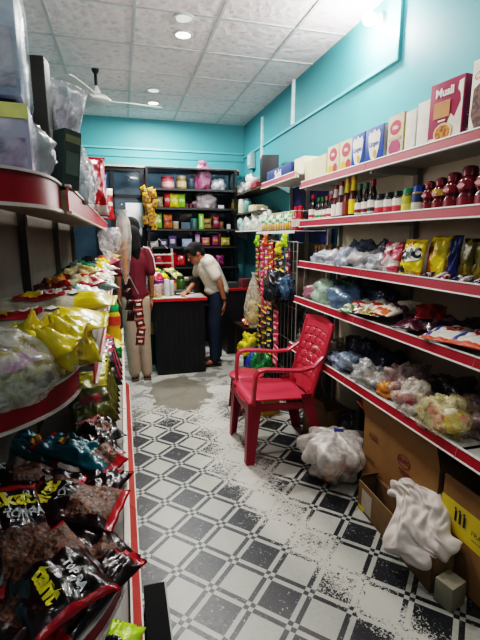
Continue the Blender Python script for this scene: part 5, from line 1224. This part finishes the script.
# ------------------------------------------------------------------ people
SKIN = mat('#8e5c42', .5, 0, .06, 20); HAIR = mat('#050403', .9, 0, .3, 60, .3, 90)
def remesh(o, v, sm=4):
    m = o.modifiers.new('r', 'REMESH'); m.mode = 'VOXEL'; m.voxel_size = v; m.use_smooth_shade = True
    m = o.modifiers.new('s', 'SMOOTH'); m.factor = .5; m.iterations = sm
def chain(mb, pts, rs):
    for i in range(len(pts)-1): mb.cap2(pts[i], pts[i+1], rs[i], rs[i+1])
def frame(d, upv=Vector((0, 0, 1))):
    d = Vector(d).normalized(); s = d.cross(upv).normalized(); u = s.cross(d); return s, d, u
def head(mb, c, fwd, up):
    """skull, jaw, nose, lips, ears; returns eye and mouth placement matrix"""
    f = Vector(fwd).normalized(); u = Vector(up).normalized(); s = f.cross(u).normalized(); u = s.cross(f)
    M = Matrix((( s.x, f.x, u.x, c[0]), (s.y, f.y, u.y, c[1]), (s.z, f.z, u.z, c[2]), (0, 0, 0, 1)))
    mb.ell((0, -.008, .025), (.074, .090, .088), M=M); mb.ell((0, .022, -.045), (.054, .062, .062), M=M)
    mb.cap2(*(M @ Vector(p) for p in ((0, .088, .012), (0, .104, -.022))), .009, .014)
    mb.ell((0, .082, -.058), (.022, .010, .009), M=M); mb.ell((0, .070, -.088), (.024, .018, .018), M=M)
    for k in (-1, 1):
        mb.ell((k*.076, -.005, -.008), (.009, .020, .030), M=M); mb.ell((k*.028, .074, .030), (.022, .008, .008), M=M)
    return M
def hand(mb, wrist, d, palm_n, sc=1, curl=.5, side=1):
    """palm, four separate unequal fingers and a thumb leaving the side of the palm"""
    d = Vector(d).normalized(); n = Vector(palm_n); n = (n-d*n.dot(d)).normalized(); s = d.cross(n)*side
    w = Vector(wrist)
    for k in (-1.1, -.35, .35, 1.1): mb.cap2(w+s*k*.013*sc, w+d*.078*sc+s*k*.021*sc, .016*sc, .0125*sc)
    for k, (off, L) in enumerate(((-.031, .066), (-.0105, .076), (.0105, .071), (.031, .056))):
        p = w+d*.082*sc+s*off*sc; a = curl*.5; dd = d
        for q in range(3):
            dd = (d*math.cos(a)+n*math.sin(a)).normalized(); e = p+dd*L*sc*(.42, .32, .26)[q]; mb.cap2(p, e, (.0095-.001*q)*sc, (.0088-.001*q)*sc, 10); p = e; a += curl*.55
    p = w+d*.025*sc-s*.026*sc; e = p+(d*.6-s*.75+n*.3).normalized()*.042*sc; mb.cap2(p, e, .013*sc, .010*sc, 10)
    mb.cap2(e, e+(d*.9-s*.25+n*.3).normalized()*.032*sc, .010*sc, .008*sc, 10)
def eyes(M, parent, inv):
    mb = MB()
    for k in (-1, 1):
        mb.ell((k*.028, .078, .012), (.012, .006, .006), 12, 8, 0, M=M); mb.ell((k*.028, .0825, .012), (.005, .003, .005), 10, 6, 1, M=M)
        mb.tube([M @ Vector(p) for p in ((k*.045, .073, .034), (k*.028, .086, .038), (k*.014, .086, .033))], .003, 6, 1)
    obj('eyes', mb, [mat('#d8d0c8', .3), mat('#120c0a', .3)], parent)
    obj('lips', MB().ell((0, .089, -.058), (.020, .005, .006), 12, 8, M=M), mat('#8a4a44', .4), parent)

# woman bending over the counter, facing -X
w = thing('person', 'person in a white t-shirt and dark blue jeans bending over the black counter', 'person', (1.015, 4.82, 0))
O = Vector((1.07, 4.82, 0))
def L(*p): return Vector(p)-O
body = MB()
HM = head(body, L(.845, 4.80, 1.315), (-.80, -.22, -.55), (-.50, 0, .85))
chain(body, [L(1.10, 4.86, .94), L(1.06, 4.86, 1.05), L(1.0, 4.85, 1.17)], [.10, .09, .085])
chain(body, [L(.98, 4.84, 1.22), L(.92, 4.82, 1.265), L(.875, 4.81, 1.285)], [.055, .048, .048])
chain(body, [L(.995, 4.71, 1.205), L(1.10, 4.64, .99), L(1.145, 4.62, .78)], [.048, .038, .026]); hand(body, L(1.145, 4.62, .77), (-.12, 0, -1), (-1, .2, 0), 1.0, .35)
chain(body, [L(.93, 5.00, 1.20), L(.90, 5.06, .99), L(.76, 4.80, .90)], [.045, .036, .025]); hand(body, L(.755, 4.79, .897), (-.55, -.8, -.10), (0, 0, -1), 1.0, .3, -1)
for sx, kx, ax, y, yy in ((1.11, 1.05, 1.05, 4.77, 4.76), (1.13, 1.12, 1.13, 4.94, 4.96)):
    chain(body, [L(sx, y, .88), L(kx, yy, .47), L(ax, yy, .09)], [.07, .055, .04]); chain(body, [L(ax, yy, .055), L(ax-.13, yy-.01, .035)], [.035, .028])
ob = obj('body', body, SKIN, w, ang=180); remesh(ob, .0065, 3)
eyes(HM, w, None)
shirt = MB()
chain(shirt, [L(1.115, 4.86, .90), L(1.08, 4.86, 1.0), L(1.02, 4.85, 1.12), L(.985, 4.85, 1.185)], [.135, .130, .137, .125])
shirt.ell(L(1.0, 4.85, 1.13), (.12, .16, .11)); shirt.ell(L(1.105, 4.86, .89), (.148, .168, .09)); shirt.ell(L(.965, 4.85, 1.225), (.085, .15, .06)); shirt.ell(L(.985, 4.70, 1.215), (.07, .065, .065)); shirt.ell(L(.935, 4.99, 1.205), (.065, .065, .065))
chain(shirt, [L(.985, 4.725, 1.20), L(1.055, 4.665, 1.075)], [.075, .068]); chain(shirt, [L(.94, 4.97, 1.19), L(.915, 5.03, 1.075)], [.072, .066])
o = obj('tshirt', shirt, mat('#d0c6b8', .75, 0, .06, 7, .35, 12), w, ang=180); remesh(o, .011, 3)
jn = MB()
jn.ell(L(1.11, 4.86, .86), (.128, .15, .10))
for sx, kx, ax, y, yy in ((1.11, 1.05, 1.05, 4.78, 4.76), (1.13, 1.12, 1.13, 4.94, 4.96)): chain(jn, [L(sx, y, .84), L(kx, yy, .47), L(ax, yy, .08)], [.102, .075, .056])
o = obj('jeans', jn, mat('#16283c', .8, 0, .2, 20), w, ang=180); remesh(o, .011, 3)
hr = MB()
hr.ell((0, -.022, .045), (.085, .093, .083), M=HM); hr.ell((0, -.085, .045), (.045, .05, .05), M=HM); hr.ell((0, .045, .082), (.066, .048, .035), M=HM); hr.ell((0, -.07, -.02), (.06, .05, .06), M=HM)
for k in (-1, 1): hr.ell((k*.068, .012, .035), (.018, .055, .05), M=HM)
o = obj('hair', hr, HAIR, w, ang=180); remesh(o, .008, 2)
obj('sandal', MB().box(-.165, .06, -.105, -.015, 0, .018, b=.006), mat('#2a2220', .6), w); obj('sandal', MB().box(-.08, .10, .10, .19, 0, .018, b=.006), mat('#2a2220', .6), w)
obj('watch_strap', MB().tube([L(1.141, 4.622, .815), L(1.143, 4.621, .795)], .034, 16), BLK, w)

# person in maroon seen from behind
O = Vector((.09, 4.50, 0))
m_ = thing('person', 'person with long black hair in a maroon top and pale trousers, back to the camera', 'person', (.115, 4.50, 0)); m_.scale = (.84, .9, 1)
body = MB()
HM = head(body, L(.075, 4.55, 1.565), (.30, .92, -.22), (.0, .1, 1))
chain(body, [L(.09, 4.5, .92), L(.09, 4.5, 1.10), L(.085, 4.5, 1.28)], [.13, .115, .12]); chain(body, [L(.08, 4.50, 1.36), L(.075, 4.53, 1.46), L(.075, 4.54, 1.50)], [.07, .05, .05])
for s in (-1, 1):
    x = .09+s*.165
    chain(body, [L(x, 4.49, 1.34), L(x+s*.03, 4.47, 1.09), L(x+s*.03+(.0 if s > 0 else .0), 4.50, .89)], [.052, .040, .027]); hand(body, L(x+s*.03, 4.50, .88), (.0, .15, -1), (-s, 0, 0), 1.0, .4, s)
    lx = .09+s*.075
    chain(body, [L(lx, 4.5, .88), L(lx, 4.50, .48), L(lx+.02, 4.49, .09)], [.088, .058, .04]); chain(body, [L(lx+.02, 4.47, .05), L(lx+.06, 4.61, .035)], [.036, .028])
ob = obj('body', body, SKIN, m_, ang=180); remesh(ob, .0065, 3)
eyes(HM, m_, None)
sh = MB()
chain(sh, [L(.09, 4.5, .92), L(.09, 4.5, 1.08), L(.09, 4.5, 1.26)], [.145, .132, .138]); sh.ell(L(.09, 4.5, 1.24), (.185, .125, .15)); sh.ell(L(.09, 4.5, .93), (.165, .135, .08)); sh.ell(L(.09, 4.49, 1.355), (.14, .085, .06))
for s in (-1, 1):
    x = .09+s*.16; chain(sh, [L(x, 4.49, 1.335), L(x+s*.03, 4.475, 1.16)], [.074, .066])
o = obj('maroon_top', sh, mat('#5e1022', .8, 0, .12, 8, .3, 14), m_, ang=180); remesh(o, .011, 3)
obj('white_piping', MB().tube([L(.20, 4.43, 1.405), L(.268, 4.432, 1.385), L(.318, 4.43, 1.30), L(.338, 4.42, 1.17)], .006, 8), W_, m_)
tr = MB(); tr.ell(L(.09, 4.5, .88), (.155, .128, .10))
for s in (-1, 1):
    lx = .09+s*.078; chain(tr, [L(lx, 4.5, .84), L(lx, 4.5, .48), L(lx+.02, 4.49, .09)], [.105, .085, .07])
o = obj('trousers', tr, mat('#a3917f', .8, 0, .1, 9, .3, 14), m_, ang=180); remesh(o, .011, 3)
hr = MB()
hr.ell((0, -.02, .035), (.112, .11, .10), M=HM); hr.ell((0, -.055, -.05), (.118, .08, .11), M=HM); chain(hr, [L(.08, 4.43, 1.52), L(.10, 4.41, 1.40), L(.12, 4.405, 1.30)], [.095, .08, .04])
o = obj('hair', hr, HAIR, m_, ang=180); remesh(o, .009, 2)
for s in (-1, 1): obj('sandal', MB().box(.09+s*.075-O.x-.02, .09+s*.075-O.x+.07, -.09, .16, 0, .016, b=.006), mat('#5a4a40', .6), m_)
obj('bangle', MB().tube([L(.285, 4.498, .915), L(.285, 4.499, .90)], .033, 16), mat('#c9a23a', .3, .8), m_)

# ------------------------------------------------------------------ camera, world, added fill lamps
lamp('room_fill', 'POINT', (.45, 2.6, 1.85), 15, .3, (1, .93, .91))  # added mid-air fill for ceiling and shelf fronts, no fixture here
lamp('shopfront_fill', 'AREA', (.3, -1.4, 2.2), 7, 1.6, (.92, .96, 1), (math.radians(62), 0, 0))
wd = bpy.data.worlds.new('World'); C.world = wd; wd.use_nodes = True
bg = wd.node_tree.nodes['Background']; bg.inputs[0].default_value = (.75, .85, 1, 1); bg.inputs[1].default_value = .09
cam = bpy.data.cameras.new('Camera'); co = bpy.data.objects.new('Camera', cam); COL.objects.link(co); C.camera = co
cam.sensor_fit = 'HORIZONTAL'; cam.sensor_width = 36; cam.lens = 425/480*36; cam.clip_start = .02
co.location = (0, 0, 1.5); co.rotation_euler = (math.radians(90-11.0504), 0, -math.radians(15.366))
C.view_settings.view_transform = 'Filmic'; C.view_settings.look = 'High Contrast'; C.view_settings.exposure = -.03
